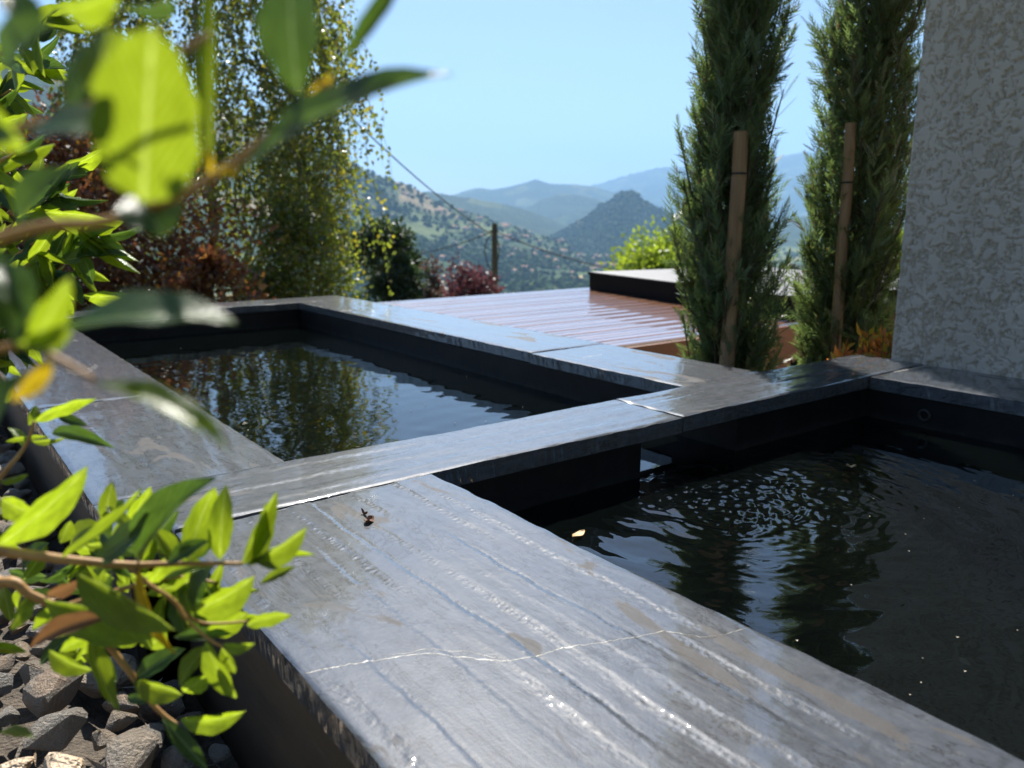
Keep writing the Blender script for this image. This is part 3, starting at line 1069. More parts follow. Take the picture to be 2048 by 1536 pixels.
def blob_tree(name, label, cat, px0, px1, py_top, d, mat, nleaf, leaf, shape='diamond', bottom=None, seed=0, clumps=26, group=None, round_=1.0, trunk=M['bark'], depth=None):
    """a crown made of leaf clumps inside an irregular envelope"""
    rs = np.random.default_rng(seed)
    c = at((px0 + px1) / 2, 500, d)
    half = (px1 - px0) / 2 / FPX * d
    ztop = at((px0 + px1) / 2, py_top, d).z
    gz = ground_z(math.hypot(c.x, c.y), c.x, c.y)
    zb = bottom if bottom is not None else gz + .3 * (ztop - gz)
    base = Vector((c.x, c.y, gz))
    t = empty(name, label, cat, base, group)
    cz, hz = (ztop + zb) / 2, (ztop - zb) / 2
    P, D, N, RN = [], [], [], []
    tips = [base + Vector((0, 0, (ztop - gz) * .9))]
    dh = depth or half
    for i in range(clumps):
        v = rs.normal(size=3)
        v /= np.linalg.norm(v)
        rad = rs.uniform(.45, 1.0) ** .6
        cc = np.array([0, 0, cz]) + v * rad * np.array([0, 0, hz * .86])
        cc2 = RGT * float(v[0] * rad * half * .82) + Vector((FWD.x, FWD.y, 0)).normalized() * float(v[1] * rad * dh * .82)
        taper = 1 - .35 * max(0, v[2] * rad) * round_
        cen = np.array([base.x + cc2.x * taper, base.y + cc2.y * taper, cc[2]])
        if i % 3 == 0:
            tips.append(Vector(cen))
        cr = min(half, hz) * rs.uniform(.24, .55)
        m = nleaf // clumps
        q = rs.normal(size=(m, 3))
        q /= np.linalg.norm(q, axis=1, keepdims=True)
        q *= (rs.uniform(.02, 1, size=(m, 1)) ** .4) * cr * rs.uniform(.55, 1.4, size=(m, 1))
        P.append(cen + q)
        D.append(q / cr + rs.normal(size=(m, 3)) * .6 + np.array([0, 0, .1]))
        N.append(rs.normal(size=(m, 3)))
        RN.append(np.clip(.5 * rs.uniform() + .5 * rs.uniform(size=m), 0, 1))
    P, D, N, RN = map(np.concatenate, (P, D, N, RN))
    limbs(t, base, tips, .025 * (ztop - gz), trunk)
    soup('crown', P, D, N, leaf * rs.uniform(.7, 1.3, len(P)), leaf * .62, mat, t, shape, RN)
    return t


# weeping birch
def birch():
    d = 8.2
    cpt = at(430, 400, d)
    base = Vector((cpt.x, cpt.y, -.72))
    t = empty('birch_tree', 'weeping birch with small backlit leaves on hanging strands', 'tree', base)
    rs = np.random.default_rng(5)
    tips, P, D, N, RN = [base + Vector((0, 0, 5.2))], [], [], [], []
    tw = MB()
    fw = Vector((FWD.x, FWD.y, 0)).normalized()
    for i in range(1080):
        # strand head in the image plane of the tree, then a hanging curve
        px = rs.uniform(150, 580) if i % 5 else rs.uniform(540, 662)
        lim = np.interp(px, [150, 590, 630, 662], [-420, -420, -120, 60])
        py = rs.uniform(lim, 420)
        head = at(px, py, d + rs.uniform(-1.0, 1.0))
        ln = rs.uniform(.5, 1.25)
        out = (head - base)
        out.z = 0
        out = out.normalized() if out.length > .05 else RGT
        out = (out + Vector(rs.normal(size=3)) * .5)
        out.z = 0
        pts = []
        for k in range(9):
            u = k / 8
            pts.append(head + out * (.28 * ln * (1 - (1 - u) ** 2)) + Vector((0, 0, .10 * math.sin(u * 2.2) - ln * u ** 1.5)))
        tw.tube(pts, [.004 - .003 * k / 8 for k in range(9)], 3, False)
        if i % 110 == 0:
            tips.append(head)
        nl = int(46 * ln)
        tone = rs.uniform()
        low = 1.0 if py + ln * 195 > 380 else 0.0
        for j in range(nl):
            u = (j + rs.uniform()) / nl * 7.99
            k = int(u)
            q = pts[k].lerp(pts[k + 1], u - k)
            dd = Vector(rs.normal(size=3)) * .55 + Vector((0, 0, -.75))
            P.append(q + Vector(rs.normal(size=3)) * .02)
            D.append(dd)
            N.append(rs.normal(size=3))
            RN.append(min(1, .35 * tone + .45 * rs.uniform() + .2 * low))
    limbs(t, base, tips, .05, M['birch_bark'], 'trunk', .25)
    keep(tw.build('twigs', M['bark']), t)
    soup('crown', P, D, N, .055 * rs.uniform(.6, 1.25, len(P)), .042, M['birch'], t, 'diamond', RN)


birch()
blob_tree('maple_tree', 'dark red maple with orange leaf tips behind the far coping', 'tree', -160, 500, 235, 6.2, M['maple'], 13000, .062, 'maple', -.6, 21, 80, depth=.7)
blob_tree('maple_tree', 'low rusty red maple bush in front of the weeping birch', 'bush', 330, 520, 480, 5.6, M['maple'], 2600, .058, 'maple', -.6, 25, 14, depth=.3)
blob_tree('bushy_tree', 'leafy yellow-green bush hanging right behind the far pool corner', 'bush', 455, 705, 380, 7.4, M['birch'], 7500, .05, 'diamond', -.7, 22, 34, depth=.6)
blob_tree('dark_tree', 'dark green tree right of the birch', 'tree', 690, 842, 398, 19, M['conifer'], 11000, .13, 'diamond', -3.0, 23, 30)
blob_tree('dark_tree', 'low dark green tree at the end of the left hanging wire', 'tree', 760, 850, 480, 21, M['conifer'], 5000, .13, 'diamond', -3.2, 27, 18)
blob_tree('grey_bush', 'thin grey-pink bush between the dark tree and the purple plum', 'bush', 815, 900, 515, 20, M['grey_shrub'], 2600, .11, 'diamond', -3.4, 28, 16)
blob_tree('plum_tree', 'purple-leaved plum beside the utility pole', 'tree', 868, 1000, 506, 21, M['plum'], 6500, .11, 'diamond', -3.4, 24, 26)
blob_tree('lime_tree', 'bright yellow-green tree behind the grey lid', 'tree', 1195, 1430, 462, 26, M['lime'], 14000, .17, 'diamond', -4.2, 29, 40)
blob_tree('hedge_tree', 'green tree showing between the right cypress and the house wall', 'tree', 1690, 1900, 425, 14, M['lime'], 9000, .12, 'diamond', -2.0, 30, 30)
blob_tree('hedge_tree', 'green tree showing in the gap between the two cypresses', 'tree', 1520, 1640, 520, 22, M['conifer'], 4000, .13, 'diamond', -3.6, 31, 16)

# photinia tips by the wall corner, low plants at the cypress foot
def low_plant(name, label, px, py, k, z0, size, n, mat, leaf, seed, spread=1.0, shape='diamond', group=None):
    g = on_z(px, py, 0)
    base = Vector((g.x * k, g.y * k, -.72))
    t = empty(name, label, 'plant', base, group)
    rs = np.random.default_rng(seed)
    m = MB()
    P, D, N = [], [], []
    for i in range(n):
        a = rs.uniform(0, 2 * math.pi)
        rad = size * math.sqrt(rs.uniform()) * spread
        tip = Vector((base.x + math.cos(a) * rad, base.y + math.sin(a) * rad, z0 - rs.uniform(0, .12) - .5 * rad * rad / size))
        m.tube([base, base.lerp(tip, .6) + Vector((0, 0, .03)), tip], [.004, .003, .0015], 4, False)
        for j in range(9):
            P.append(tip - Vector((0, 0, .010 * j)))
            dd = Vector(rs.normal(size=3)) + Vector((0, 0, .9))
            D.append(dd)
            N.append(rs.normal(size=3))
    keep(m.build('stems', M['bark']), t)
    soup('leaves', P, D, N, leaf * rs.uniform(.6, 1.2, len(P)), leaf * .34, mat, t, shape)


low_plant('photinia_plant', 'orange and yellow young photinia leaves at the foot of the house wall', 1762, 712, 1.05, .062, .15, 80, M['photinia'], .055, 41)
low_plant('low_plant', 'small pale green plant at the foot of the left cypress', 1535, 745, 1.08, -.01, .13, 40, M['lime'], .035, 42)
low_plant('low_plant', 'small green plant between the two cypress trunks', 1610, 735, 1.10, -.01, .12, 34, M['conifer'], .035, 43)

# ------------------------------------------------------------------ utility pole and cables
pd = 25.0
pt = at(989, 447, pd)
pole = empty('utility_pole', 'weathered wooden utility pole standing before the valley', 'pole', (pt.x, pt.y, ground_z(25, pt.x, pt.y)))
m = MB()
m.tube([(pt.x, pt.y, pole.location.z), (pt.x, pt.y, pt.z)], [.12, .085], 12)
keep(m.build('post', M['pole']), pole)
m = MB()
q = at(988, 462, pd - .12)
m.tube([q + RGT * -.16, q + RGT * .16], .02, 6)
keep(m.build('bracket', M['rubber']), pole)
m = MB()
cc = at(984, 505, pd - .14)
m.tube([cc + RGT * (.24 * math.cos(a) * (.9 + .1 * math.sin(a * 3))) + Vector((0, 0, .52 * math.sin(a))) for a in [2 * math.pi * k / 28 for k in range(29)]], .02, 6, False)
tag(m.build('cable_coil', M['rubber'], smooth=True), 'loop of spare black cable hanging on the utility pole', 'cable')


def cable(p, q, sag, r, label):
    m = MB()
    m.tube([p.lerp(q, k / 30) - Vector((0, 0, sag * 4 * (k / 30) * (1 - k / 30))) for k in range(31)], r, 6)
    tag(m.build('cable', M['rubber'], smooth=True), label, 'cable', 'overhead cables')


pin = at(985, 470, pd)
cable(pin, at(420, -60, 12.5), .35, .016, 'thick cable rising from the pole up into the birch')
cable(at(985, 463, pd), at(640, 500, 30), .5, .018, 'cable running left from the pole behind the dark tree')
cable(at(992, 463, pd), at(1420, 560, 24), .35, .018, 'cable running right from the pole towards the bright green tree')


# ------------------------------------------------------------------ far woods and the valley town
def far_height(x, y):
    r = math.hypot(x, y)
    return ground_z(r, x, y)


dg = bpy.context.evaluated_depsgraph_get()


def drop(x, y):
    hit, loc, nor, idx, ob, mtx = scene.ray_cast(dg, Vector((x, y, 2500)), Vector((0, 0, -1)))
    while hit and ob.name == 'haze':
        hit, loc, nor, idx, ob, mtx = scene.ray_cast(dg, loc - Vector((0, 0, .5)), Vector((0, 0, -1)))
    return loc.z if hit else FLOOR


dg.update()
ico = bmesh.new()
bmesh.ops.create_icosphere(ico, subdivisions=2, radius=1)
IV = np.array([v.co[:] for v in ico.verts])
IF = np.array([[v.index for v in f.verts] for f in ico.faces])
ico.free()


def far_trees(name, label, n, px0, px1, r0, r1, seed, size=(3.5, 7.5), full=False):
    rs = np.random.default_rng(seed)
    VV, FF, RR = [], [], []
    b0 = 0
    for i in range(n):
        px = rs.uniform(px0, px1)
        u = rs.uniform()
        r = 1.0 / ((1 - u) / r0 + u / r1)
        d = az_dir(px)
        x, y = d.x * r, d.y * r
        if not full and fbm(x * .0035, y * .0035, seed, 3) + rs.uniform(-.35, .35) < -.02:
            continue
        z = drop(x, y)
        s = rs.uniform(*size)
        if rs.uniform() < .35:
            sc = np.array([s * 1.7, s * 1.7, s * .9])
        else:
            sc = np.array([s, s, s * rs.uniform(.9, 1.5)])
        j = 1 + .28 * rs.normal(size=(len(IV), 1))
        VV.append(IV * j * sc + np.array([x, y, z + sc[2] * .55]))
        FF.append(IF + b0)
        b0 += len(IV)
        RR.append(np.full(len(IV), rs.uniform()))
    V, F, RN = np.concatenate(VV), np.concatenate(FF), np.concatenate(RR)
    o = mesh_obj(name, V.tolist(), F.tolist(), M['wood'])
    a = o.data.attributes.new('rnd', 'FLOAT', 'POINT')
    a.data.foreach_set('value', RN.astype(np.float32))
    tag(o, label, None, None, 'stuff')


far_trees('valley_woods', 'scattered woods on the valley floor', 4200, 640, 1420, 1350, 4200, 51)
far_trees('hillside_woods', 'hedges and copses on the terraced hill', 5200, 640, 1250, 1900, 3000, 52, (2.4, 6.5))
far_trees('cone_woods', 'woods covering the conical hill', 3600, 1080, 1430, 3300, 4150, 54, (4.5, 8), True)
far_trees('valley_woods', 'woods on the valley floor seen between the cypresses', 1500, 1420, 1950, 1300, 5000, 55)
far_trees('hedgerow', 'treetops below the deck edge', 900, 640, 1420, 350, 1300, 53, (2.5, 5))

hm = bpy.data.meshes.new('town_house')
hv = [(-.5, -.4, 0), (.5, -.4, 0), (.5, .4, 0), (-.5, .4, 0), (-.5, -.4, .55), (.5, -.4, .55), (.5, .4, .55), (-.5, .4, .55),
      (-.56, -.46, .54), (.56, -.46, .54), (.56, .46, .54), (-.56, .46, .54), (-.56, 0, .82), (.56, 0, .82)]
hf = [(0, 1, 5, 4), (1, 2, 6, 5), (2, 3, 7, 6), (3, 0, 4, 7), (8, 9, 13, 12), (10, 11, 12, 13), (9, 10, 13), (11, 8, 12), (8, 11, 10, 9)]
hm.from_pydata(hv, [], hf)
hm.materials.append(M['house_wall'])
hm.materials.append(M['house_roof'])
hm.polygons.foreach_set('material_index', [0, 0, 0, 0, 1, 1, 0, 0, 1])
for i in range(150):
    rs = random.Random(900 + i)
    if i < 95:
        px, py = rs.gauss(1000, 85), rs.gauss(512, 14)
    else:
        px, py = rs.uniform(880, 1230), rs.uniform(490, 556)
    py = max(494, min(560, py))
    rr_ = ray(px, py)
    s = (FLOOR - CAMZ) / rr_.z
    if s < 0 or s > 4500:
        continue
    x, y = rr_.x * s, rr_.y * s
    o = bpy.data.objects.new('town_house', hm)
    o.location = (x, y, drop(x, y) + .5)
    k = rs.uniform(10, 20)
    o.scale = (k * rs.uniform(.8, 1.5), k * .8, k * rs.uniform(.6, .85))
    o.rotation_euler = (0, 0, rs.uniform(0, 3.14))
    C.objects.link(o)
    tag(o, 'tiny pale house with a tiled roof in the far valley town', 'house', 'houses of the valley town')

# ------------------------------------------------------------------ gravel bed with its stones
bed = MB()
bxs = [-2.6, -.2, .05, .09, .13, .17, XA0 + .004]
for y in (-1.2, 4.6):
    bed.v += [(x, y, -.268 + .075 * min(1.0, max(0.0, (.23 - x) / .14))) for x in bxs] + [(bxs[-1], y, -.70), (bxs[0], y, -.70)]
nbx = len(bxs) + 2
bed.f += [(k, (k + 1) % nbx, (k + 1) % nbx + nbx, k + nbx) for k in range(nbx)] + [tuple(range(nbx))[::-1], tuple(range(nbx, 2 * nbx))]
gravel = tag(bed.build('gravel_bed', M['soil']), kind='structure')
bed2 = MB()
bed2.box(XA0 + .0042, XN0 + .004, -1.2, 1.185, -.70, -.266)
keep(bed2.build('soil', M['soil']), gravel)


def gravel_rise(x):
    return .075 * min(1.0, max(0.0, (.23 - x) / .14))


rocks = []
for i in range(14):
    rs = np.random.default_rng(300 + i)
    bm = bmesh.new()
    n = 15
    pts = rs.normal(size=(n, 3))
    pts /= np.linalg.norm(pts, axis=1, keepdims=True)
    pts *= rs.uniform(.8, 1.1, size=(n, 1))
    pts *= np.array([1.0, rs.uniform(.65, .9), rs.uniform(.5, .75)])
    for p in pts:
        bm.verts.new(p)
    bmesh.ops.convex_hull(bm, input=bm.verts)
    bmesh.ops.delete(bm, geom=[v for v in bm.verts if not v.link_faces], context='VERTS')
    bmesh.ops.bevel(bm, geom=list(bm.edges), offset=.07, segments=1, affect='EDGES')
    me = bpy.data.meshes.new('stone')
    bm.to_mesh(me)
    bm.free()
    me.materials.append(M['stone'])
    rocks.append(me)
spots = []
rs = np.random.default_rng(77)
grid = {}
for tries in range(20000):
    x, y = rs.uniform(-.75, XN0 - .004), rs.uniform(.25, 3.9)
    if y > 1.17 and x > XA0 - .01:
        continue
    s = rs.choice([.026, .036, .048, .060], p=[.25, .3, .28, .17]) * rs.uniform(.85, 1.2)
    key = (int(x / .09), int(y / .09))
    ok = True
    for ax in (-1, 0, 1):
        for ay in (-1, 0, 1):
            for (qx, qy, qs) in grid.get((key[0] + ax, key[1] + ay), ()):
                if (qx - x) ** 2 + (qy - y) ** 2 < (.64 * (qs + s)) ** 2:
                    ok = False
    if not ok:
        continue
    lim = (XN0 if y < 1.18 else XA0) - s * .9
    if x > lim:
        continue
    grid.setdefault(key, []).append((x, y, s))
    spots.append((x, y, s))


def seen(x, y, s):
    px, py, d = proj((x, y, -.24))
    return d > 0 and -60 < px < 2100 and py < 1600


spots.sort(key=lambda q: (not seen(*q), -q[2] / proj((q[0], q[1], -.24))[2]))
restv, restf = [], []
for i, (x, y, s) in enumerate(spots):
    me = rocks[i % len(rocks)]
    z = -.250 + gravel_rise(x) + s * .40 + rs.uniform(0, .018)
    mt = Matrix.Translation((x, y, z)) @ Matrix.Rotation(rs.uniform(0, 6.28), 4, 'Z') @ Matrix.Rotation(rs.uniform(-.5, .5), 4, 'X') @ Matrix.Diagonal((s, s, s, 1))
    if i < 290:
        o = bpy.data.objects.new('stone', me)
        o.matrix_world = mt
        C.objects.link(o)
        o.parent = gravel
    else:
        b0 = len(restv)
        restv += [tuple(mt @ v.co) for v in me.vertices]
        restf += [tuple(b0 + k for k in p.vertices) for p in me.polygons]
tag(mesh_obj('small_stones', restv, restf, M['stone'], gravel), kind='stuff')


# ------------------------------------------------------------------ shrub leaves, one object each
def leaf_mesh(fold, bend, tipw, seed, pw=.78):
    """unit blade: y from 0 to 1, x from -.5 to .5 (scaled to the leaf's own width and length)"""
    rs = random.Random(seed)
    V, F = [], []
    ny, nx = 12, 6
    for i in range(ny + 1):
        y = i / ny
        w = math.sin(math.pi * y ** tipw) ** pw if 0 < y < 1 else 0
        w = max(w, .035 if y < .12 else .004)
        for k in range(nx + 1):
            u = (k / nx - .5) * 2
            edge = 1 + .05 * math.sin(y * 23 + seed) * abs(u)
            V.append((u * .5 * w * edge, y, abs(u) * .5 * w * fold + bend * (y - .5) ** 2 * -1 + .012 * math.sin(y * 14 + u * 3 + seed) * abs(u)))
    for i in range(ny):
        for k in range(nx):
            a = i * (nx + 1) + k
            F.append((a, a + 1, a + nx + 2, a + nx + 1))
    me = bpy.data.meshes.new('leaf')
    me.from_pydata(V, [], F)
    me.polygons.foreach_set('use_smooth', [True] * len(F))
    return me


SHAPES = [(.16, .22, .92), (.34, .34, .86), (.42, -.22, .95), (.22, .48, .88), (.14, -.34, .82), (.06, .05, .85)]
LEAFM = {}
for mk in ('leaf', 'leaf_dark', 'leaf_yellow', 'leaf_brown'):
    LEAFM[mk] = []
    for i, s in enumerate(SHAPES):
        me = leaf_mesh(*s, i, .5 if i == 5 else .78)
        me.materials.append(M[mk])
        LEAFM[mk].append(me)
lr = random.Random(5)


def place_leaf(parent, p0, p1, width, roll, mk='leaf', variant=None):
    ax = (p1 - p0)
    ln = ax.length
    ax.normalize()
    view = (CAMP - p0).normalized()
    n = (view - ax * view.dot(ax)).normalized()
    n = Matrix.Rotation(roll, 3, ax) @ n
    s = ax.cross(n).normalized()
    o = bpy.data.objects.new('leaf', LEAFM[mk][lr.randrange(5) if variant is None else variant])
    mt = Matrix(((s.x * width, ax.x * ln, n.x * ln, p0.x), (s.y * width, ax.y * ln, n.y * ln, p0.y), (s.z * width, ax.z * ln, n.z * ln, p0.z), (0, 0, 0, 1)))
    o.matrix_world = mt
    C.objects.link(o)
    keep(o, parent)
    return o


def trace_leaf(parent, b, t, wpx, d, mk='leaf', lit=1, dd=None, variant=None):
    """leaf from photo position b to t at depth d; lit picks the roll that catches or misses the sun"""
    p0 = at(b[0], b[1], d)
    p1 = at(t[0], t[1], d + (lr.uniform(-.012, .012) if dd is None else dd))
    ax = (p1 - p0).normalized()
    view = (CAMP - p0).normalized()
    n0 = (view - ax * view.dot(ax)).normalized()
    best, br = None, 0
    span = 40 if lit else 62
    for k in range(-span, span + 1, 4):
        n = Matrix.Rotation(R(k), 3, ax) @ n0
        sc = abs(n.dot(SUN_DIR))
        sc = sc if lit else -sc
        sc += lr.uniform(0, .12)
        if best is None or sc > best:
            best, br = sc, R(k)
    if lit == 2:
        br = R(lr.uniform(-15, 15))
    if lit == 3:                         # the roll that mirrors the sun to the lens
        hv_ = (SUN_DIR + view).normalized()
        br = R(max(range(-76, 77, 2), key=lambda k: abs((Matrix.Rotation(R(k), 3, ax) @ n0).dot(hv_))))
    w = wpx / FPX * d / max(.3 if lit == 3 else .6, math.cos(br))
    return place_leaf(parent, p0, p1, w, br, mk, variant)


def twig(parent, pts, r0, r1, name='stem'):
    m = MB()
    P = [at(*p) if not isinstance(p, Vector) else p for p in pts]
    # smooth the traced points
    Q = []
    for i in range(len(P) - 1):
        a, b_, c, d_ = P[max(i - 1, 0)], P[i], P[i + 1], P[min(i + 2, len(P) - 1)]
        for k in range(5):
            u = k / 5
            Q.append(.5 * ((2 * b_) + (c - a) * u + (2 * a - 5 * b_ + 4 * c - d_) * u * u + (3 * b_ - a - 3 * c + d_) * u ** 3))
    Q.append(P[-1])
    m.tube(Q, [r0 + (r1 - r0) * i / (len(Q) - 1) for i in range(len(Q))], 8)
    return keep(m.build(name, M['twig'], smooth=True), parent)


# --- lower shrub, in focus
root = Vector((-.30, .42, -.26))
low = empty('shrub', 'leafy evergreen shrub leaning over the gravel and the near slab', 'shrub', root, 'evergreen shrubs left of the pool')
d0 = .50
twig(low, [root, (-260, 1250, .52), (-60, 1110, .51), (0, 1103, d0), (140, 1120, d0), (260, 1130, d0 + .01), (360, 1127, d0 + .015), (485, 1127, d0 + .02)], .005, .0012)
twig(low, [(255, 1130, d0 + .01), (300, 1170, d0 + .01), (345, 1200, d0 + .015), (375, 1240, d0 + .02), (420, 1280, d0 + .02), (445, 1293, d0 + .02)], .0016, .0008)
twig(low, [root, (-200, 1240, .56), (0, 1165, .54), (60, 1190, .54), (130, 1222, .55), (190, 1262, .56), (260, 1345, .57), (300, 1402, .57), (330, 1432, .57), (357, 1450, .57)], .0045, .0012)
twig(low, [(120, 1215, .55), (265, 1172, .56), (320, 1160, .57), (370, 1154, .57), (430, 1165, .57)], .002, .001)
twig(low, [(345, 1200, d0 + .015), (400, 1245, .54), (495, 1243, .545)], .0014, .0008)
twig(low, [root, (-80, 1300, .62), (-30, 1000, .62), (0, 956, .62), (51, 891, .63), (68, 843, .63)], .004, .001)
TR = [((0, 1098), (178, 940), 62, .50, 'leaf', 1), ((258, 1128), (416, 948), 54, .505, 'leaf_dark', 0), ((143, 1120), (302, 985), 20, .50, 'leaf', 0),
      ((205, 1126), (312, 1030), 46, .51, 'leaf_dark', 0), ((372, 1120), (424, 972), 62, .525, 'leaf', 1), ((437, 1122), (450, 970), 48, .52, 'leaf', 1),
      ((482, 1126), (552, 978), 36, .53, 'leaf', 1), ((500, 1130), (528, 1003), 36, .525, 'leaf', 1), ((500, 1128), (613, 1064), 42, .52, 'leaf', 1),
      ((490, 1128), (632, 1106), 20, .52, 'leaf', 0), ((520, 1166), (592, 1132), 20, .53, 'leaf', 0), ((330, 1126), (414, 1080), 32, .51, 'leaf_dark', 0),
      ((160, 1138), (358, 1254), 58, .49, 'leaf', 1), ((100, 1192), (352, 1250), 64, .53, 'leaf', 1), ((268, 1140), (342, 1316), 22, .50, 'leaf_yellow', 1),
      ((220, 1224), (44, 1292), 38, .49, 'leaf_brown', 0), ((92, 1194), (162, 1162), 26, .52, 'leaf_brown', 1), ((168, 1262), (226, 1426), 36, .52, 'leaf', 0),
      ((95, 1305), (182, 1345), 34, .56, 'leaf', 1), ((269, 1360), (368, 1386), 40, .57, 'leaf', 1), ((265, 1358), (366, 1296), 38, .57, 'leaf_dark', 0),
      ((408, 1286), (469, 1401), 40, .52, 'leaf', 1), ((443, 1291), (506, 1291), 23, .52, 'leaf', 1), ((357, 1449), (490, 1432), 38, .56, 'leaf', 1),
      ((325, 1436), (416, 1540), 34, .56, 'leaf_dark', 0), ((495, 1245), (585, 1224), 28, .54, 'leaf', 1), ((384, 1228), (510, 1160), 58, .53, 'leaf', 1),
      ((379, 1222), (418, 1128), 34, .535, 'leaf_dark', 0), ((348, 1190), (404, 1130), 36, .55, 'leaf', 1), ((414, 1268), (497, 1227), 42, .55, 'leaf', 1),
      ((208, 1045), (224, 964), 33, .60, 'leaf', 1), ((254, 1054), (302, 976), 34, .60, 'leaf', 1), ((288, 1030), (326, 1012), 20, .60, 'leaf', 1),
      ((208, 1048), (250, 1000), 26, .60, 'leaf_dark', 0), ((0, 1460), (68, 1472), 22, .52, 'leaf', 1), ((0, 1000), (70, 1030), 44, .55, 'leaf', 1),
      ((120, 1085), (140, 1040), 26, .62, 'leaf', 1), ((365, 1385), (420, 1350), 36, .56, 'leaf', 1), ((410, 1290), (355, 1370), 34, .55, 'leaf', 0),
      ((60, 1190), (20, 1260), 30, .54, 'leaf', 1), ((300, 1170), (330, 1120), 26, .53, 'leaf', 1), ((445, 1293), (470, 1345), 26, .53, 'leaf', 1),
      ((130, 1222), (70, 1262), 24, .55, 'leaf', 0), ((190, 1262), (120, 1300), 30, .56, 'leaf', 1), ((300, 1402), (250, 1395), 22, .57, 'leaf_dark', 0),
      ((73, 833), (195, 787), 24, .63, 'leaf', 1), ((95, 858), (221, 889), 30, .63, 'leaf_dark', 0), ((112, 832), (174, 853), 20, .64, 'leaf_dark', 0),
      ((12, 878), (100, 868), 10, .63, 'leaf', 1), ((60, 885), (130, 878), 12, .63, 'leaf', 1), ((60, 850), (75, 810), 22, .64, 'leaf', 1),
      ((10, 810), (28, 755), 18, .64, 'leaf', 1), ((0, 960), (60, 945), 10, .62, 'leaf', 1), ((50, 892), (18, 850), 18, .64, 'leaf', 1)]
for (b_, t_, w_, d_, mk, lit) in TR:
    trace_leaf(low, b_, t_, w_, d_, mk, lit)
# more leaves filling the shrub's inside, along the stems
for i in range(48):
    u = lr.random()
    px, py = lr.uniform(-140, 330), lr.uniform(1040, 1330)
    if px + (py - 1040) * .2 > 380:
        continue
    a = lr.uniform(0, 2 * math.pi)
    L_ = lr.uniform(60, 120)
    trace_leaf(low, (px, py), (px + L_ * math.cos(a), py - L_ * .7 * math.sin(a)), lr.uniform(18, 34), lr.uniform(.58, .72), 'leaf' if lr.random() < .7 else 'leaf_dark', lr.random() < .6)

for i in range(34):
    px, py = lr.uniform(180, 470), lr.uniform(1040, 1300)
    a = lr.uniform(-.6, 2.4)
    L_ = lr.uniform(70, 120)
    trace_leaf(low, (px, py), (px + L_ * math.cos(a), py - L_ * math.sin(a)), lr.uniform(20, 36), lr.uniform(.54, .62), 'leaf' if lr.random() < .7 else 'leaf_dark', lr.random() < .6)

# --- branch close to the lens, far out of focus
root2 = Vector((-.42, .10, -.26))
near = empty('shrub', 'blurred shrub branch with a big bright round leaf close to the lens', 'shrub', root2, 'evergreen shrubs left of the pool')
twig(near, [root2, (-700, 700, .26), (-250, 560, .27), (60, 460, .275), (200, 445, .275), (330, 405, .27), (440, 345, .265), (560, 255, .262), (655, 165, .26)], .0024, .0012)
twig(near, [root2, (-600, 420, .24), (-200, 330, .24), (0, 268, .24), (140, 232, .24), (230, 180, .235), (330, 120, .23), (420, 70, .23)], .002, .001)
twig(near, [root2, (-500, 800, .25), (-150, 740, .26), (40, 690, .26), (110, 715, .26), (190, 760, .26)], .002, .001)
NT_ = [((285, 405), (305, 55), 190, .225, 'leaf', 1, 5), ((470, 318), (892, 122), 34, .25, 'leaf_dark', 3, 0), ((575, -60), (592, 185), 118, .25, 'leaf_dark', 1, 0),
       ((690, 118), (812, -50), 36, .26, 'leaf_dark', 2, 1), ((418, 320), (420, -60), 34, .26, 'leaf', 2, 1), ((235, 185), (190, 60), 110, .22, 'leaf', 1, 0),
       ((150, 230), (175, 90), 100, .25, 'leaf_dark', 0, 0), ((60, 255), (250, 245), 60, .22, 'leaf_dark', 3, 0), ((20, 265), (-120, 330), 70, .22, 'leaf_dark', 0, 1),
       ((120, 640), (470, 628), 66, .235, 'leaf_dark', 3, 0), ((188, 752), (462, 882), 44, .24, 'leaf', 3, 0), ((60, 700), (140, 560), 60, .25, 'leaf', 1, 0),
       ((40, 690), (-40, 470), 80, .25, 'leaf_dark', 0, 0), ((40, 685), (150, 640), 46, .25, 'leaf', 1, 2), ((100, 710), (20, 800), 40, .25, 'leaf_yellow', 1, 2),
       ((230, 20), (345, 10), 34, .28, 'leaf_dark', 3, 0), ((120, 30), (240, -20), 60, .24, 'leaf', 1, 1), ((60, 60), (10, -40), 70, .23, 'leaf_dark', 0, 0),
       ((0, 150), (90, 40), 70, .23, 'leaf_dark', 0, 1), ((30, 440), (140, 330), 64, .25, 'leaf_dark', 0, 1), ((0, 520), (60, 640), 70, .25, 'leaf_dark', 0, 1),
       ((440, 345), (480, 330), 24, .26, 'leaf_yellow', 1, 0), ((420, 350), (410, 290), 22, .26, 'leaf_yellow', 1, 0), ((590, 225), (665, 150), 26, .26, 'leaf_yellow', 1, 0),
       ((-40, 900), (40, 740), 60, .27, 'leaf_dark', 0, 1), ((270, 380), (330, 470), 120, .27, 'leaf_dark', 0, 0), ((40, 300), (-60, 180), 70, .23, 'leaf', 1, 1),
       ((330, 125), (245, 110), 70, .24, 'leaf_dark', 0, 0)]
for (b_, t_, w_, d_, mk, lit, var) in NT_:
    trace_leaf(near, b_, t_, w_, d_, mk, lit, -.028 if w_ == 190 else None, var)

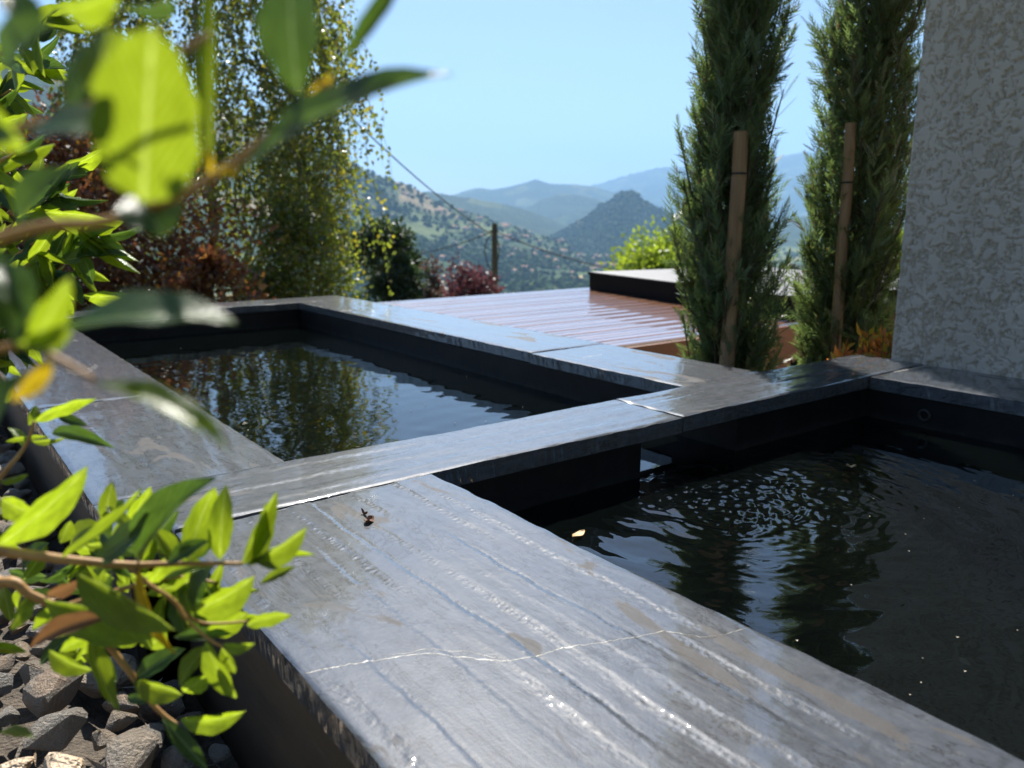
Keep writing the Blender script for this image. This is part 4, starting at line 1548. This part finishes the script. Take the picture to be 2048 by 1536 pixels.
# --- the dense shrub at the left edge behind that branch
root3 = Vector((-.55, .95, -.26))
back = empty('shrub', 'dense evergreen shrub with narrow green leaves at the left edge', 'shrub', root3, 'evergreen shrubs left of the pool')
heads = [(40, 330, .95), (120, 380, .90), (90, 470, .88), (150, 500, .86), (60, 560, .9), (20, 180, 1.0), (70, 120, 1.05), (-40, 420, .9), (-80, 250, .95), (110, 590, .86),
         (200, 470, .84), (30, 640, .85), (-60, 560, .85), (-20, 90, 1.0), (20, 470, .95), (140, 330, .98), (-120, 480, .9)] + [(lr.uniform(-60, 125), lr.uniform(0, 660), lr.uniform(.7, 1.1)) for _ in range(9)]
for i, (hx, hy, hd) in enumerate(heads):
    tip = at(hx, hy, hd)
    side = at(hx - 150, hy + 120, hd + .03)
    twig(back, [root3, root3.lerp(side, .5) + Vector((0, 0, .05)), side, tip], .005, .0012)
    for j in range(11):
        u = .35 + .65 * (j + lr.random()) / 11
        p = side.lerp(tip, u)
        q0, q1, dq = proj(p)
        a = lr.uniform(-1.3, 1.5)
        L_ = lr.uniform(55, 105)
        trace_leaf(back, (q0, q1), (q0 + L_ * math.cos(a), q1 + L_ * math.sin(a)), lr.uniform(14, 30), dq, 'leaf' if lr.random() < .66 else 'leaf_dark', lr.random() < .6, lr.uniform(-.03, .03))
trace_leaf(back, (165, 596), (252, 590), 30, .82, 'leaf', 1, 0, 0)
trace_leaf(back, (250, 440), (95, 420), 46, .84, 'leaf', 1)
trace_leaf(back, (165, 452), (282, 520), 14, .84, 'leaf', 1)
trace_leaf(back, (160, 455), (286, 545), 15, .84, 'leaf', 1)

# ------------------------------------------------------------------ fallen leaves and floating bits
def flat_leaf(name, label, px, py, z, ln, wd, ang, mat, curl=.2, cat='leaf', group=None):
    c = on_z(px, py, z)
    V, F = [], []
    for i in range(7):
        u = i / 6
        w = math.sin(math.pi * min(1, max(0, u))) ** .7 * .5 + .02
        for k in (-1, -.35, .35, 1):
            V.append((k * w * wd, (u - .5) * ln, curl * wd * (abs(k) ** 2) * (.6 + .4 * math.sin(u * 9)) + .002 + curl * ln * (u - .5) ** 2))
    for i in range(6):
        for k in range(3):
            F.append((i * 4 + k, i * 4 + k + 1, i * 4 + k + 5, i * 4 + k + 4))
    o = mesh_obj(name, V, F, mat, smooth=True)
    if z > -.02:
        c.z = slab_z(c.x, c.y, z) - .0015
    o.location = c
    o.rotation_euler = (0, 0, ang)
    return tag(o, label, cat, group)


M['dead'] = mat_plain('dead_leaf', (.13, .055, .03), (.24, .11, .055), 90, .6)
M['tan'] = mat_plain('tan_leaf', (.42, .27, .11), (.55, .38, .18), 80, .6)
flat_leaf('dead_leaf', 'small curled brown leaf lying on the near slab', 738, 1042, -.002, .024, .014, 2.2, M['dead'], .4)
flat_leaf('dead_leaf', 'dark twisted leaf scrap standing beside the curled leaf on the slab', 729, 1028, -.002, .018, .005, .1, M['dead'], 1.0)
flat_leaf('floating_leaf', 'tan leaf floating against the near slab', 1157, 1071, WZ + .001, .040, .016, -1.3, M['tan'], .15)
flat_leaf('floating_leaf', 'pale brown leaf floating near the far wall of the near basin', 1702, 936, WZ + .001, .022, .014, .6, M['tan'], .4)
flat_leaf('floating_leaf', 'faint tan leaf in the murky water at lower right', 1928, 1325, WZ - .0035, .022, .012, -.6, M['tan'], .0)
M['petal'] = mat_plain('pale_petal', (.36, .31, .22), (.5, .44, .34), 40, .6)
k = 0
for (bx0, bx1, by0, by1, n) in ((640, 1060, 740, 850, 16), (300, 640, 690, 860, 9), (1300, 2040, 960, 1420, 20)):
    for i in range(n):
        px, py = lr.uniform(bx0, bx1), lr.uniform(by0, by1)
        p = on_z(px, py, WZ)
        inside_far = XA1 < p.x < XR0 and YM1 < p.y < YF0
        inside_near = XN1 + .02 < p.x < XW0 and p.y < YM0
        if not (inside_far or inside_near):
            continue
        basin = 'far' if inside_far else 'near'
        flat_leaf('floating_petal', 'tiny pale petal floating on the %s basin' % basin, px, py, WZ + .001, lr.uniform(.003, .006), lr.uniform(.002, .004), lr.uniform(0, 3),
                  M['petal'], .4, 'petal', 'petals floating on the %s basin' % basin)
